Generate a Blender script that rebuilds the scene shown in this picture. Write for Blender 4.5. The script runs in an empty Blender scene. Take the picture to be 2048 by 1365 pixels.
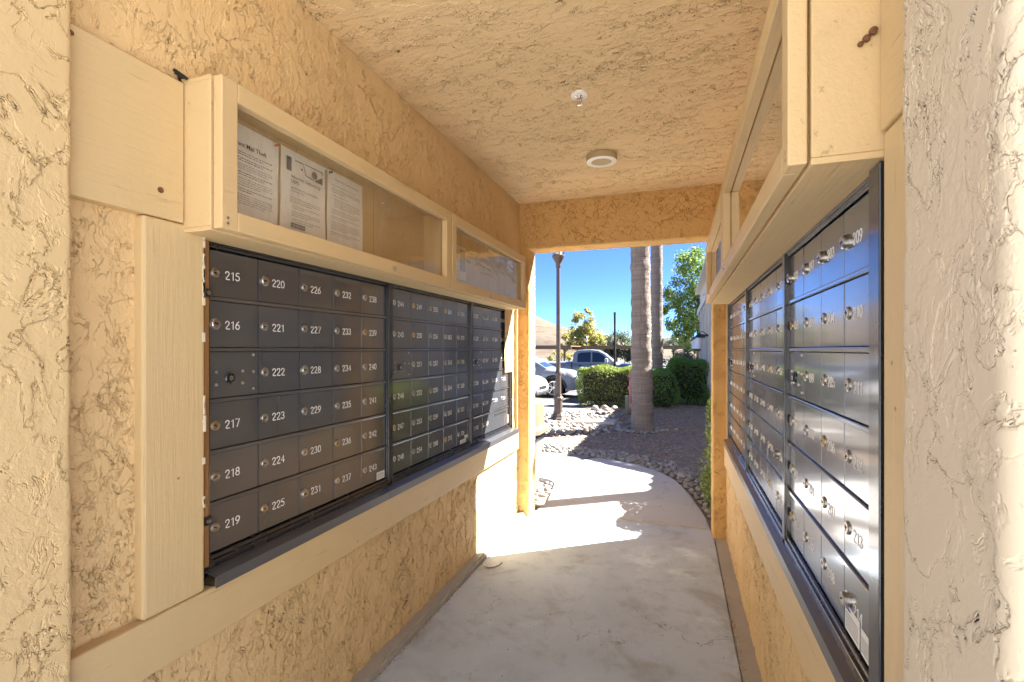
import bpy, bmesh, math, random
import numpy as np
from mathutils import Vector, Matrix
R = math.radians
random.seed(7)
rng = np.random.default_rng(7)
scene = bpy.context.scene
C = scene.collection

# ------------------------------------------------------------------ camera, sky, sun, exposure
cam_d = bpy.data.cameras.new("camera")
cam = bpy.data.objects.new("camera", cam_d)
C.objects.link(cam)
cam_d.sensor_width = 36.0
cam_d.lens = 17.05
cam_d.shift_y = 0.0085
cam_d.clip_start = 0.02
cam_d.clip_end = 3000
cam.location = (0, 0, 1.375)
cam.rotation_euler = (R(90), 0, R(19.0))
cam_d.dof.use_dof = True
cam_d.dof.focus_distance = 2.4
cam_d.dof.aperture_fstop = 10.0
scene.camera = cam

SUN = Vector((1.0, 0.709, 1.13)).normalized()          # towards the sun
SUN_EL = math.asin(SUN.z)
world = bpy.data.worlds.new("World")
scene.world = world
world.use_nodes = True
wn = world.node_tree
wn.nodes.clear()
sky = wn.nodes.new("ShaderNodeTexSky")
sky.sky_type = 'NISHITA'
sky.sun_disc = False
sky.sun_elevation = SUN_EL
sky.sun_rotation = math.atan2(SUN.x, SUN.y)
sky.air_density = 0.28
sky.dust_density = 0.0
sky.ozone_density = 10.0
bg = wn.nodes.new("ShaderNodeBackground")
bg.inputs[1].default_value = 0.05
wo = wn.nodes.new("ShaderNodeOutputWorld")
wn.links.new(sky.outputs[0], bg.inputs[0])
wn.links.new(bg.outputs[0], wo.inputs[0])

sun_d = bpy.data.lights.new("sun", 'SUN')
sun_d.energy = 3.5
sun_d.angle = R(0.5)
sun_d.color = (1.0, 0.965, 0.91)
sun = bpy.data.objects.new("sun", sun_d)
C.objects.link(sun)
sun.rotation_euler = SUN.to_track_quat('Z', 'Y').to_euler()
sun.location = (6, 6, 12)

vs = scene.view_settings
vs.view_transform = 'Standard'
vs.look = 'None'
vs.exposure = 3.27
vs.gamma = 1.0
vs.use_curve_mapping = False
scene.render.engine = 'CYCLES'
cy = scene.cycles
cy.max_bounces = 10
cy.diffuse_bounces = 7
cy.glossy_bounces = 5
cy.transparent_max_bounces = 16
cy.transmission_bounces = 6
cy.sample_clamp_indirect = 6.0
cy.use_denoising = True

# ------------------------------------------------------------------ node helpers
class NT:
    def __init__(s, name):
        s.m = bpy.data.materials.new(name)
        s.m.use_nodes = True
        s.t = s.m.node_tree
        s.t.nodes.clear()
        s.out = s.t.nodes.new("ShaderNodeOutputMaterial")
    def n(s, typ, **kw):
        nd = s.t.nodes.new("ShaderNode" + typ)
        for k, v in kw.items():
            if k.startswith('i_'):
                k2 = k[2:]
                key = int(k2) if k2.isdigit() else k2.replace('_', ' ')
                s.set(nd.inputs[key], v)
            else:
                setattr(nd, k, v)
        return nd
    def set(s, sock, v):
        if isinstance(v, bpy.types.NodeSocket):
            s.t.links.new(v, sock)
        else:
            sock.default_value = v
    def math(s, op, a, b=None, c=None, clamp=False):
        nd = s.t.nodes.new("ShaderNodeMath")
        nd.operation = op
        nd.use_clamp = clamp
        s.set(nd.inputs[0], a)
        if b is not None: s.set(nd.inputs[1], b)
        if c is not None: s.set(nd.inputs[2], c)
        return nd.outputs[0]
    def obj(s):
        return s.n("TexCoord").outputs['Object']
    def mapping(s, vec, scale=(1, 1, 1), loc=(0, 0, 0), rot=(0, 0, 0)):
        nd = s.n("Mapping")
        s.set(nd.inputs['Vector'], vec)
        nd.inputs['Scale'].default_value = scale
        nd.inputs['Location'].default_value = loc
        nd.inputs['Rotation'].default_value = rot
        return nd.outputs[0]
    def noise(s, vec, scale, detail=3, rough=0.55, dist=0.0):
        nd = s.n("TexNoise")
        s.set(nd.inputs['Vector'], vec)
        nd.inputs['Scale'].default_value = scale
        nd.inputs['Detail'].default_value = detail
        nd.inputs['Roughness'].default_value = rough
        nd.inputs['Distortion'].default_value = dist
        return nd.outputs['Fac']
    def smooth(s, v, lo, hi, a=0.0, b=1.0):
        nd = s.n("MapRange")
        nd.interpolation_type = 'SMOOTHSTEP'
        s.set(nd.inputs['Value'], v)
        nd.inputs['From Min'].default_value = lo
        nd.inputs['From Max'].default_value = hi
        nd.inputs['To Min'].default_value = a
        nd.inputs['To Max'].default_value = b
        return nd.outputs[0]
    def mix(s, f, a, b):
        nd = s.n("Mix", data_type='RGBA')
        s.set(nd.inputs[0], f)
        s.set(nd.inputs[6], a)
        s.set(nd.inputs[7], b)
        return nd.outputs[2]
    def bump(s, h, strength=0.5, dist=0.01):
        nd = s.n("Bump")
        nd.inputs['Strength'].default_value = strength
        nd.inputs['Distance'].default_value = dist
        s.set(nd.inputs['Height'], h)
        return nd.outputs[0]
    def principled(s, col, rough=0.6, metal=0.0, normal=None, spec=None):
        p = s.n("BsdfPrincipled")
        s.set(p.inputs['Base Color'], col)
        s.set(p.inputs['Roughness'], rough)
        s.set(p.inputs['Metallic'], metal)
        if spec is not None: p.inputs['Specular IOR Level'].default_value = spec
        if normal is not None: s.set(p.inputs['Normal'], normal)
        s.t.links.new(p.outputs[0], s.out.inputs[0])
        return p

def col(r, g, b): return (r, g, b, 1.0)

def m_plain(name, c, rough=0.6, metal=0.0, spec=None, var=0.0, vscale=8.0, bump=0.0, bscale=60.0):
    t = NT(name)
    o = t.obj()
    cc = col(*c)
    if var > 0:
        n = t.noise(o, vscale, 4, 0.6)
        cc = t.mix(n, col(*[x * (1 - var) for x in c]), col(*[min(1, x * (1 + var)) for x in c]))
    nm = None
    if bump > 0:
        nm = t.bump(t.noise(o, bscale, 4, 0.6), bump, 0.004)
    t.principled(cc, rough, metal, nm, spec)
    return t.m

def m_stucco(name, base, stretch=(1, 1, 1), amp=0.0055, seed=0.0, scale=1.0, dense=1.0):
    """skip-trowel stucco: smooth plateaus, rough lower ground, curling trowel edges"""
    t = NT(name)
    o = t.mapping(t.obj(), scale=tuple(scale * k for k in stretch), loc=(seed, seed * 1.7, seed * 0.6))
    A = t.smooth(t.noise(o, 7.5, 6, 0.62, 0.35), 0.470, 0.505)                    # trowelled plateaus
    n2 = t.noise(t.mapping(o, loc=(3.1, 1.2, 7.7)), 12.0, 5, 0.60, 0.5)           # long curling edges
    n3 = t.noise(t.mapping(o, loc=(1.1, 8.2, 5.7)), 27.0, 4, 0.60, 0.5)           # short broken edges
    zone = t.noise(t.mapping(o, loc=(6.1, 3.2, 1.7)), 3.4, 4, 0.6)
    zone2 = t.noise(t.mapping(o, loc=(2.3, 7.9, 4.4)), 9.0, 3, 0.6)
    c1_ = t.smooth(t.math('ABSOLUTE', t.math('SUBTRACT', n2, 0.5)), 0.002, 0.014, 1.0, 0.0)
    c1_ = t.math('MULTIPLY', c1_, t.smooth(zone2, 0.42, 0.58))
    c2_ = t.smooth(t.math('ABSOLUTE', t.math('SUBTRACT', n3, 0.47)), 0.004, 0.034, 1.0, 0.0)
    c2_ = t.math('MULTIPLY', c2_, t.math('MULTIPLY', t.smooth(zone, 0.40, 0.60), t.smooth(t.noise(t.mapping(o, loc=(5.3, 0.9, 8.4)), 15.0, 3, 0.6), 0.44, 0.56)))
    lip = t.smooth(n2, 0.44, 0.56)                                                # one side of each edge stands proud
    lip2 = t.math('MULTIPLY', t.smooth(n3, 0.42, 0.52), t.smooth(zone, 0.40, 0.60))
    grit = t.noise(o, 110.0, 3, 0.6)
    low = t.math('MULTIPLY', t.math('SUBTRACT', 1.0, A), t.math('MULTIPLY', grit, 0.40))
    h = t.math('ADD', t.math('MULTIPLY', A, 0.55), t.math('MULTIPLY', lip, 0.28))
    h = t.math('ADD', h, t.math('MULTIPLY', lip2, 0.22 * dense))
    h = t.math('SUBTRACT', h, t.math('MULTIPLY', c1_, 0.95))
    h = t.math('SUBTRACT', h, t.math('MULTIPLY', c2_, 0.82 * dense))
    h = t.math('ADD', h, low)
    h = t.math('ADD', h, t.math('MULTIPLY', t.noise(o, 3.0, 2, 0.5), 0.7))
    h = t.math('ADD', h, t.math('MULTIPLY', t.noise(o, 190.0, 2, 0.6), 0.06))
    d = t.n("Displacement")
    t.set(d.inputs['Height'], h)
    d.inputs['Midlevel'].default_value = 1.1
    d.inputs['Scale'].default_value = amp
    t.t.links.new(d.outputs[0], t.out.inputs['Displacement'])
    t.m.displacement_method = 'BOTH'
    v = t.noise(o, 1.3, 4, 0.6)
    c1 = t.mix(v, col(*[k * 0.92 for k in base]), col(*[min(1, k * 1.08) for k in base]))
    t.principled(c1, 0.82, 0.0, None, 0.3)
    return t.m

def m_paintwood(name, base, axis='y', wear=0.0):
    t = NT(name)
    o = t.obj()
    sc = {'x': (1.2, 26, 26), 'y': (26, 1.2, 26), 'z': (26, 26, 1.2)}[axis]
    g = t.noise(t.mapping(o, scale=sc), 3.0, 5, 0.65, 0.4)
    v = t.noise(o, 2.2, 4, 0.6)
    c1 = t.mix(v, col(*[k * 0.93 for k in base]), col(*[min(1, k * 1.06) for k in base]))
    # knots and nail stains
    vo = t.n("TexVoronoi"); t.set(vo.inputs['Vector'], o); vo.inputs['Scale'].default_value = 9.0
    spot = t.smooth(vo.outputs['Distance'], 0.022, 0.045, 1.0, 0.0)
    spot = t.math('MULTIPLY', spot, t.smooth(t.noise(t.mapping(o, loc=(5, 2, 1)), 4.0, 2), 0.5, 0.55))
    c1 = t.mix(t.math('MULTIPLY', spot, 0.7), c1, col(0.16, 0.09, 0.04))
    scr = t.smooth(t.noise(t.mapping(o, scale=sc, loc=(2, 3, 4)), 1.6, 7, 0.78, 0.2), 0.61, 0.67)
    worn = t.smooth(t.noise(t.mapping(o, loc=(8, 1, 2)), 6.0, 5, 0.7), 0.55, 0.72)
    c1 = t.mix(t.math('MULTIPLY', worn, 0.22), c1, col(*[k * 0.72 for k in base]))
    fine = t.noise(t.mapping(o, scale=sc, loc=(6, 3, 4)), 5.0, 5, 0.7)
    c1 = t.mix(t.math('MULTIPLY', fine, 0.16), c1, col(*[k * 0.62 for k in base]))
    c1 = t.mix(t.math('MULTIPLY', scr, 0.35), c1, col(*[k * 0.5 for k in base]))
    hh = t.math('ADD', t.math('MULTIPLY', g, 0.6), t.math('MULTIPLY', t.noise(o, 70, 3), 0.25))
    hh = t.math('ADD', hh, t.math('MULTIPLY', fine, 0.6))
    hh = t.math('SUBTRACT', hh, t.math('MULTIPLY', scr, 0.9))
    t.principled(c1, 0.55, 0.0, t.bump(hh, 0.55, 0.0035), 0.35)
    return t.m

def m_rawwood(name):
    t = NT(name)
    o = t.obj()
    g = t.noise(t.mapping(o, scale=(60, 60, 2.0)), 2.0, 6, 0.7, 0.6)
    c1 = t.mix(g, col(0.16, 0.065, 0.02), col(0.50, 0.27, 0.10))
    t.principled(c1, 0.8, 0, t.bump(g, 0.6, 0.004), 0.2)
    return t.m

def m_concrete(name, c, var=0.18, stain=0.3, broom=True):
    t = NT(name)
    o = t.obj()
    a = t.noise(o, 1.1, 5, 0.62, 0.5)
    b = t.noise(t.mapping(o, loc=(7, 3, 1)), 2.6, 6, 0.68, 0.4)
    f = t.noise(o, 220, 2, 0.6)
    c1 = t.mix(a, col(*[k * (1 - var) for k in c]), col(*[k * (1 + var) for k in c]))
    c1 = t.mix(t.math('MULTIPLY', t.smooth(b, 0.48, 0.66), stain), c1, col(c[0] * 0.66, c[1] * 0.61, c[2] * 0.55))
    c1 = t.mix(t.math('MULTIPLY', t.smooth(t.noise(t.mapping(o, loc=(1, 9, 0)), 9.0, 5, 0.7), 0.5, 0.7), stain * 0.5), c1, col(*[k * 0.6 for k in c]))
    c1 = t.mix(t.math('MULTIPLY', t.smooth(t.noise(t.mapping(o, loc=(4, 4, 0)), 1.7, 6, 0.7), 0.56, 0.7), stain), c1, col(*[min(1, k * 1.45) for k in c]))
    c1 = t.mix(t.math('MULTIPLY', t.math('SUBTRACT', f, 0.5), 0.5, clamp=True), c1, col(*[k * 0.45 for k in c]))
    vo = t.n("TexVoronoi"); t.set(vo.inputs['Vector'], o); vo.inputs['Scale'].default_value = 26.0
    dot = t.smooth(vo.outputs['Distance'], 0.05, 0.10, 1.0, 0.0)
    dot = t.math('MULTIPLY', dot, t.smooth(t.noise(o, 3.0, 2), 0.52, 0.6))
    c1 = t.mix(t.math('MULTIPLY', dot, 0.5), c1, col(0.06, 0.05, 0.045))
    ck = t.noise(t.mapping(o, loc=(2.2, 0.4, 0)), 0.9, 6, 0.62, 0.3)
    ck = t.smooth(t.math('ABSOLUTE', t.math('SUBTRACT', ck, 0.52)), 0.0006, 0.0022, 1.0, 0.0)
    ck = t.math('MULTIPLY', ck, t.smooth(t.noise(t.mapping(o, loc=(5, 5, 0)), 1.3, 2), 0.5, 0.56))
    c1 = t.mix(t.math('MULTIPLY', ck, 0.55), c1, col(0.10, 0.09, 0.08))
    hgt = t.math('ADD', t.math('MULTIPLY', f, 0.5), t.math('MULTIPLY', t.noise(t.mapping(o, scale=(1, 14, 1)), 60, 3), 0.15 if broom else 0.1))
    t.principled(c1, 0.85, 0, t.bump(hgt, 0.25, 0.003), 0.25)
    return t.m

def m_mailmetal(name, base, metal=0.75, rough=0.26, coat=0.0):
    t = NT(name)
    o = t.obj()
    st = t.noise(t.mapping(o, scale=(240, 240, 2.5)), 1.0, 4, 0.6)
    fn = t.noise(t.mapping(o, scale=(9, 9, 5)), 1.0, 4, 0.65)
    oi = t.n("ObjectInfo").outputs['Random']
    rr = t.math('ADD', rough - 0.05, t.math('MULTIPLY', fn, 0.11))
    c1 = t.mix(oi, col(*[k * 0.90 for k in base]), col(*[k * 1.10 for k in base]))
    c1 = t.mix(t.math('MULTIPLY', st, 0.12), c1, col(*[k * 0.6 for k in base]))
    h = t.noise(t.mapping(o, scale=(6, 6, 4)), 1.0, 1)
    pr = t.principled(c1, rr, metal, t.bump(h, 0.035, 0.006), 0.5)
    pr.inputs['Coat Weight'].default_value = coat
    pr.inputs['Coat IOR'].default_value = 1.7
    pr.inputs['Coat Roughness'].default_value = 0.09
    return t.m

def m_glass(name, wav=0.12, ior=1.49):
    t = NT(name)
    o = t.obj()
    h = t.noise(t.mapping(o, scale=(1.0, 1.0, 1.6)), 5.0, 2, 0.5, 1.2)
    nm = t.bump(h, wav, 0.05)
    fr = t.n("Fresnel"); fr.inputs[0].default_value = ior
    t.set(fr.inputs['Normal'], nm)
    gl = t.n("BsdfGlossy"); gl.inputs['Roughness'].default_value = 0.015
    t.set(gl.inputs['Normal'], nm)
    gl.inputs['Color'].default_value = col(0.95, 0.95, 0.95)
    tr = t.n("BsdfTransparent"); tr.inputs[0].default_value = col(0.95, 0.95, 0.94)
    mx = t.n("MixShader")
    gb = t.n('NewGeometry').outputs['Backfacing']
    fac = t.math('MULTIPLY', t.math('MULTIPLY', fr.outputs[0], 1.85), t.math('SUBTRACT', 1.0, gb), clamp=True)
    t.set(mx.inputs[0], fac)
    t.t.links.new(tr.outputs[0], mx.inputs[1])
    t.t.links.new(gl.outputs[0], mx.inputs[2])
    # a film of dust
    df = t.n("BsdfDiffuse"); df.inputs[0].default_value = col(0.6, 0.55, 0.48)
    m2 = t.n("MixShader")
    dust = t.math('MULTIPLY', t.smooth(t.noise(t.mapping(o, scale=(3, 3, 1.0)), 3.0, 5, 0.7), 0.45, 0.75), 0.10)
    t.set(m2.inputs[0], dust)
    t.t.links.new(mx.outputs[0], m2.inputs[1])
    t.t.links.new(df.outputs[0], m2.inputs[2])
    t.t.links.new(m2.outputs[0], t.out.inputs[0])
    return t.m

def m_leaf(name, cols, trans=0.35, rough=0.5):
    t = NT(name)
    g = t.n("NewGeometry")
    rmp = t.n("ValToRGB")
    t.set(rmp.inputs[0], g.outputs['Random Per Island'])
    el = rmp.color_ramp.elements
    el[0].color = col(*cols[0]); el[1].color = col(*cols[-1])
    for i, c in enumerate(cols[1:-1]):
        e = el.new((i + 1) / (len(cols) - 1)); e.color = col(*c)
    p = t.n("BsdfPrincipled")
    t.set(p.inputs['Base Color'], rmp.outputs[0])
    p.inputs['Roughness'].default_value = rough
    tl = t.n("BsdfTranslucent")
    t.set(tl.inputs[0], rmp.outputs[0])
    mx = t.n("MixShader"); mx.inputs[0].default_value = trans
    t.t.links.new(p.outputs[0], mx.inputs[1]); t.t.links.new(tl.outputs[0], mx.inputs[2])
    t.t.links.new(mx.outputs[0], t.out.inputs[0])
    return t.m

def m_island(name, cols, rough=0.8, bump=0.3, bscale=40):
    """colour differs from piece to piece (object random + island random)"""
    t = NT(name)
    o = t.obj()
    g = t.n("NewGeometry")
    oi = t.n("ObjectInfo")
    v = t.math('FRACT', t.math('ADD', g.outputs['Random Per Island'], oi.outputs['Random']))
    rmp = t.n("ValToRGB"); t.set(rmp.inputs[0], v)
    el = rmp.color_ramp.elements
    el[0].color = col(*cols[0]); el[1].color = col(*cols[-1])
    for i, c in enumerate(cols[1:-1]):
        e = el.new((i + 1) / (len(cols) - 1)); e.color = col(*c)
    n = t.noise(o, bscale, 4, 0.6)
    c1 = t.mix(t.math('MULTIPLY', n, 0.35), rmp.outputs[0], col(0.12, 0.11, 0.10))
    t.principled(c1, rough, 0, t.bump(n, bump, 0.004), 0.25)
    return t.m

def m_bark(name, c):
    t = NT(name)
    o = t.obj()
    rings = t.noise(t.mapping(o, scale=(2.0, 2.0, 26)), 1.0, 4, 0.65, 0.5)
    ver = t.noise(t.mapping(o, scale=(38, 38, 2.2)), 1.0, 4, 0.7)
    c1 = t.mix(t.smooth(rings, 0.2, 0.8), col(*[k * 0.72 for k in c]), col(*[k * 1.22 for k in c]))
    c1 = t.mix(t.math('MULTIPLY', t.smooth(ver, 0.5, 0.7), 0.5), c1, col(*[k * 0.5 for k in c]))
    t.principled(c1, 0.9, 0, t.bump(t.math('ADD', t.math('MULTIPLY', rings, 0.6), ver), 1.0, 0.02), 0.15)
    return t.m

def m_hill(name):
    t = NT(name)
    o = t.obj()
    a = t.noise(o, 0.035, 6, 0.65, 0.6)
    b = t.noise(o, 0.25, 5, 0.7)
    c1 = t.mix(t.smooth(a, 0.4, 0.62), col(0.15, 0.118, 0.085), col(0.09, 0.07, 0.058))
    c1 = t.mix(t.math('MULTIPLY', t.smooth(b, 0.5, 0.75), 0.5), c1, col(0.075, 0.07, 0.045))
    t.principled(c1, 0.95, 0, t.bump(b, 0.6, 1.0), 0.1)
    return t.m

def m_asphalt(name):
    t = NT(name)
    o = t.obj()
    a = t.noise(o, 0.4, 5, 0.6)
    f = t.noise(o, 90, 3, 0.6)
    c1 = t.mix(a, col(0.075, 0.075, 0.078), col(0.125, 0.122, 0.12))
    c1 = t.mix(t.math('MULTIPLY', f, 0.4), c1, col(0.2, 0.195, 0.19))
    t.principled(c1, 0.9, 0, t.bump(f, 0.3, 0.004), 0.2)
    return t.m

TAN = (0.72, 0.515, 0.265)
M = {}
M['stucco_wall'] = m_stucco('stucco_wall', TAN, (1, 1.2, 0.85), 0.0056, 1.0, 1.2)
M['stucco_ceil'] = m_stucco('stucco_ceiling', (0.77, 0.575, 0.325), (0.60, 1.30, 1), 0.0060, 5.0, 1.15, 1.2)
M['stucco_low'] = m_stucco('stucco_lower', TAN, (1, 1.25, 0.75), 0.0074, 11.0, 1.1, 1.1)
M['stucco_pier'] = m_stucco('stucco_pier', (0.68, 0.505, 0.265), (1.1, 1.1, 0.9), 0.0050, 17.0, 0.72, 0.5)
M['stucco_pier_grey'] = m_stucco('stucco_pier_pale', (0.66, 0.56, 0.41), (1.1, 1.2, 0.9), 0.0040, 29.0, 0.8, 0.7)  # right pier, paler and greyer than the left pier
M['stucco_end'] = m_stucco('stucco_end', (0.68, 0.43, 0.17), (1, 1, 1), 0.0052, 23.0, 1.1)
BOARD = (0.67, 0.50, 0.265)
M['board_y'] = m_paintwood('painted_board_along', BOARD, 'y')
M['board_z'] = m_paintwood('painted_board_upright', BOARD, 'z')
M['board_x'] = m_paintwood('painted_board_local', (0.68, 0.50, 0.265), 'x')
M['rawwood'] = m_rawwood('bare_wood')
M['chip'] = m_plain('chipped_primer', (0.75, 0.68, 0.52), 0.7, var=0.1, vscale=60)
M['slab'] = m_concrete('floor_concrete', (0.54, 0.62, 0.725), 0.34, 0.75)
M['walk'] = m_concrete('walk_concrete', (0.58, 0.565, 0.54), 0.06, 0.08)
M['walk_old'] = m_concrete('old_walk_concrete', (0.30, 0.29, 0.265), 0.12, 0.2)
M['forecourt'] = m_concrete('forecourt_concrete', (0.58, 0.57, 0.55), 0.06, 0.1)
M['curb'] = m_concrete('curb_concrete', (0.44, 0.42, 0.38), 0.15, 0.25, False)
M['door'] = m_mailmetal('mailbox_door_metal', (0.125, 0.134, 0.15), 0.55, 0.24, 0.8)
M['frame'] = m_mailmetal('mailbox_frame_metal', (0.035, 0.039, 0.048), 0.5, 0.26, 0.6)
M['sill'] = m_mailmetal('sill_flashing_metal', (0.13, 0.135, 0.15), 0.5, 0.34, 0.4)
M['lock'] = m_plain('lock_nickel', (0.55, 0.53, 0.50), 0.28, 1.0)
M['brass'] = m_plain('lock_worn_brass', (0.55, 0.45, 0.30), 0.35, 1.0)
M['black'] = m_plain('black_void', (0.006, 0.006, 0.006), 0.7)
M['white'] = m_plain('white_ink', (0.82, 0.81, 0.78), 0.6)
M['paper'] = m_plain('paper', (0.90, 0.87, 0.80), 0.75, var=0.03, vscale=5, bump=0.25, bscale=6)
M['ink'] = m_plain('print_ink', (0.05, 0.05, 0.055), 0.7)
M['greyink'] = m_plain('print_grey', (0.26, 0.25, 0.25), 0.7)
M['midink'] = m_plain('print_mid_grey', (0.22, 0.21, 0.20), 0.7, var=0.3, vscale=40)
M['blueink'] = m_plain('label_blue', (0.05, 0.10, 0.35), 0.6)
M['pin_orange'] = m_plain('pin_orange', (0.55, 0.15, 0.05), 0.4)
M['pin_green'] = m_plain('pin_green', (0.05, 0.13, 0.10), 0.4)
M['pin_clear'] = m_plain('pin_clear', (0.75, 0.75, 0.75), 0.2)
M['glass'] = m_glass('acrylic_sheet', 0.012)
M['glass_wavy'] = m_glass('acrylic_sheet_warped', 0.05, 2.0)
M['lightwhite'] = m_plain('light_white_plastic', (0.90, 0.88, 0.83), 0.4)
M['lightlens'] = m_plain('light_lens', (0.92, 0.92, 0.90), 0.3)
M['lightrim'] = m_plain('light_tan_rim', (0.5, 0.40, 0.22), 0.5)
M['chrome'] = m_plain('sprinkler_chrome', (0.7, 0.68, 0.65), 0.15, 1.0)
M['soil'] = m_plain('bed_soil', (0.32, 0.245, 0.185), 0.95, var=0.4, vscale=18, bump=0.8, bscale=60)
M['chipwood'] = m_island('mulch_chips', [(0.40, 0.275, 0.185), (0.66, 0.49, 0.35), (0.80, 0.64, 0.49), (0.50, 0.36, 0.25)], 0.9)
M['stone'] = m_island('river_stone', [(0.30, 0.28, 0.255), (0.42, 0.40, 0.36), (0.36, 0.32, 0.27), (0.50, 0.48, 0.45), (0.27, 0.26, 0.25)], 0.7)
M['asphalt'] = m_asphalt('asphalt')
M['hill'] = m_hill('dry_grass_hill')
M['palmbark'] = m_bark('palm_bark', (0.27, 0.225, 0.19))
M['treebark'] = m_bark('tree_bark', (0.14, 0.10, 0.07))
M['fibre'] = m_leaf('palm_fibre', [(0.30, 0.26, 0.22), (0.55, 0.50, 0.44)], 0.3)
M['hedge'] = m_leaf('hedge_leaf', [(0.14, 0.21, 0.05), (0.28, 0.36, 0.08), (0.42, 0.48, 0.12)], 0.3)
M['hedge_dark'] = m_leaf('dark_hedge_leaf', [(0.09, 0.20, 0.05), (0.18, 0.38, 0.08), (0.28, 0.46, 0.14)], 0.3)
M['hedge_core'] = m_plain('hedge_dark_core', (0.035, 0.03, 0.018), 0.95, var=0.4, vscale=20)
M['leaf_yellow'] = m_leaf('yellowing_leaf', [(0.22, 0.25, 0.08), (0.42, 0.41, 0.12), (0.55, 0.44, 0.10)], 0.4)
M['leaf_olive'] = m_leaf('olive_leaf', [(0.08, 0.12, 0.07), (0.14, 0.19, 0.12), (0.20, 0.25, 0.16)], 0.3)
M['leaf_green'] = m_leaf('bright_leaf', [(0.08, 0.15, 0.035), (0.18, 0.29, 0.065), (0.33, 0.41, 0.12)], 0.45)
M['frond'] = m_leaf('palm_frond', [(0.05, 0.09, 0.025), (0.10, 0.14, 0.04)], 0.3)
M['bronze'] = m_plain('bronze_paint', (0.115, 0.085, 0.068), 0.45, 0.1, var=0.1)
M['lampglass'] = m_plain('frosted_lamp_glass', (0.75, 0.75, 0.73), 0.2)
M['blackmetal'] = m_plain('black_lamp_metal', (0.02, 0.02, 0.022), 0.4)
M['cream'] = m_plain('cream_stucco', (0.62, 0.55, 0.44), 0.85, var=0.05, bump=0.4, bscale=40)
M['bouncewall'] = m_plain('bounce_building_stucco', (0.36, 0.355, 0.345), 0.85, var=0.04, bump=0.3, bscale=40)  # walls of the added building that bounces light from behind the camera
M['creamtrim'] = m_plain('cream_trim', (0.66, 0.60, 0.50), 0.6, var=0.04)
M['tile'] = m_island('roof_tile', [(0.30, 0.17, 0.11), (0.40, 0.26, 0.18), (0.24, 0.17, 0.13), (0.46, 0.34, 0.25)], 0.8, 0.3, 12)
M['carport'] = m_plain('carport_brown', (0.19, 0.115, 0.06), 0.7, var=0.1, vscale=1)
M['carroof'] = m_plain('carport_pale_roof', (0.45, 0.39, 0.30), 0.7, var=0.08, vscale=1)
M['polewood'] = m_plain('dark_post', (0.055, 0.045, 0.04), 0.8, var=0.2)
M['red'] = m_plain('red_pipe_paint', (0.36, 0.11, 0.11), 0.45, var=0.15)
M['greenbox'] = m_plain('green_grey_paint', (0.17, 0.20, 0.155), 0.6, var=0.1)
M['bin'] = m_plain('bin_grey', (0.15, 0.143, 0.135), 0.7, var=0.12, bump=0.3)
M['bin_tan'] = m_plain('bin_hood_tan', (0.17, 0.13, 0.085), 0.6, var=0.1)
M['bag'] = m_plain('black_bag', (0.012, 0.012, 0.013), 0.3, bump=1.0, bscale=30)
M['tyre'] = m_plain('tyre', (0.018, 0.018, 0.018), 0.8)
M['rim'] = m_plain('alloy_rim', (0.62, 0.62, 0.62), 0.25, 0.9)
M['rimdark'] = m_plain('rim_black', (0.02, 0.02, 0.022), 0.35)
M['carwhite'] = m_plain('car_paint_silver_white', (0.26, 0.29, 0.34), 0.25)
M['carsilver'] = m_plain('car_paint_silver_blue', (0.26, 0.28, 0.31), 0.28, 0.2)
M['carwhite2'] = m_plain('car_paint_white', (0.62, 0.62, 0.62), 0.25)
M['carglass'] = m_plain('car_glass', (0.02, 0.028, 0.045), 0.06, 0.0, 0.6)
M['cartrim'] = m_plain('car_black_trim', (0.022, 0.023, 0.026), 0.5)
M['headlight'] = m_plain('headlight', (0.72, 0.74, 0.76), 0.12)
M['taillight'] = m_plain('tail_light', (0.35, 0.02, 0.02), 0.2)
M['blueline'] = m_plain('blue_marking', (0.10, 0.28, 0.48), 0.8, var=0.25, vscale=6)
M['whiteline'] = m_plain('white_marking', (0.70, 0.69, 0.66), 0.8, var=0.15, vscale=6)
M['twig'] = m_plain('dry_twig', (0.32, 0.19, 0.10), 0.8)
M['wasp'] = m_plain('mud_nest', (0.17, 0.075, 0.035), 0.95, bump=1.0, bscale=120)
M['web'] = m_plain('cobweb_fluff', (0.55, 0.53, 0.48), 0.9)
M['screw'] = m_plain('steel_screw', (0.45, 0.43, 0.40), 0.35, 1.0)
M['clip'] = m_plain('dark_clip', (0.045, 0.035, 0.03), 0.5, 0.4)

# ------------------------------------------------------------------ mesh helpers
def link(o, parent=None):
    C.objects.link(o)
    if parent is not None: o.parent = parent
    return o

def tag(o, label=None, cat=None, group=None, kind=None):
    if label: o['label'] = label
    if cat: o['category'] = cat
    if group: o['group'] = group
    if kind: o['kind'] = kind
    return o

def empty(name, loc=(0, 0, 0), rz=0.0, parent=None):
    o = bpy.data.objects.new(name, None)
    o.location = loc
    o.rotation_euler = (0, 0, rz)
    o.empty_display_size = 0.1
    return link(o, parent)

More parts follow.
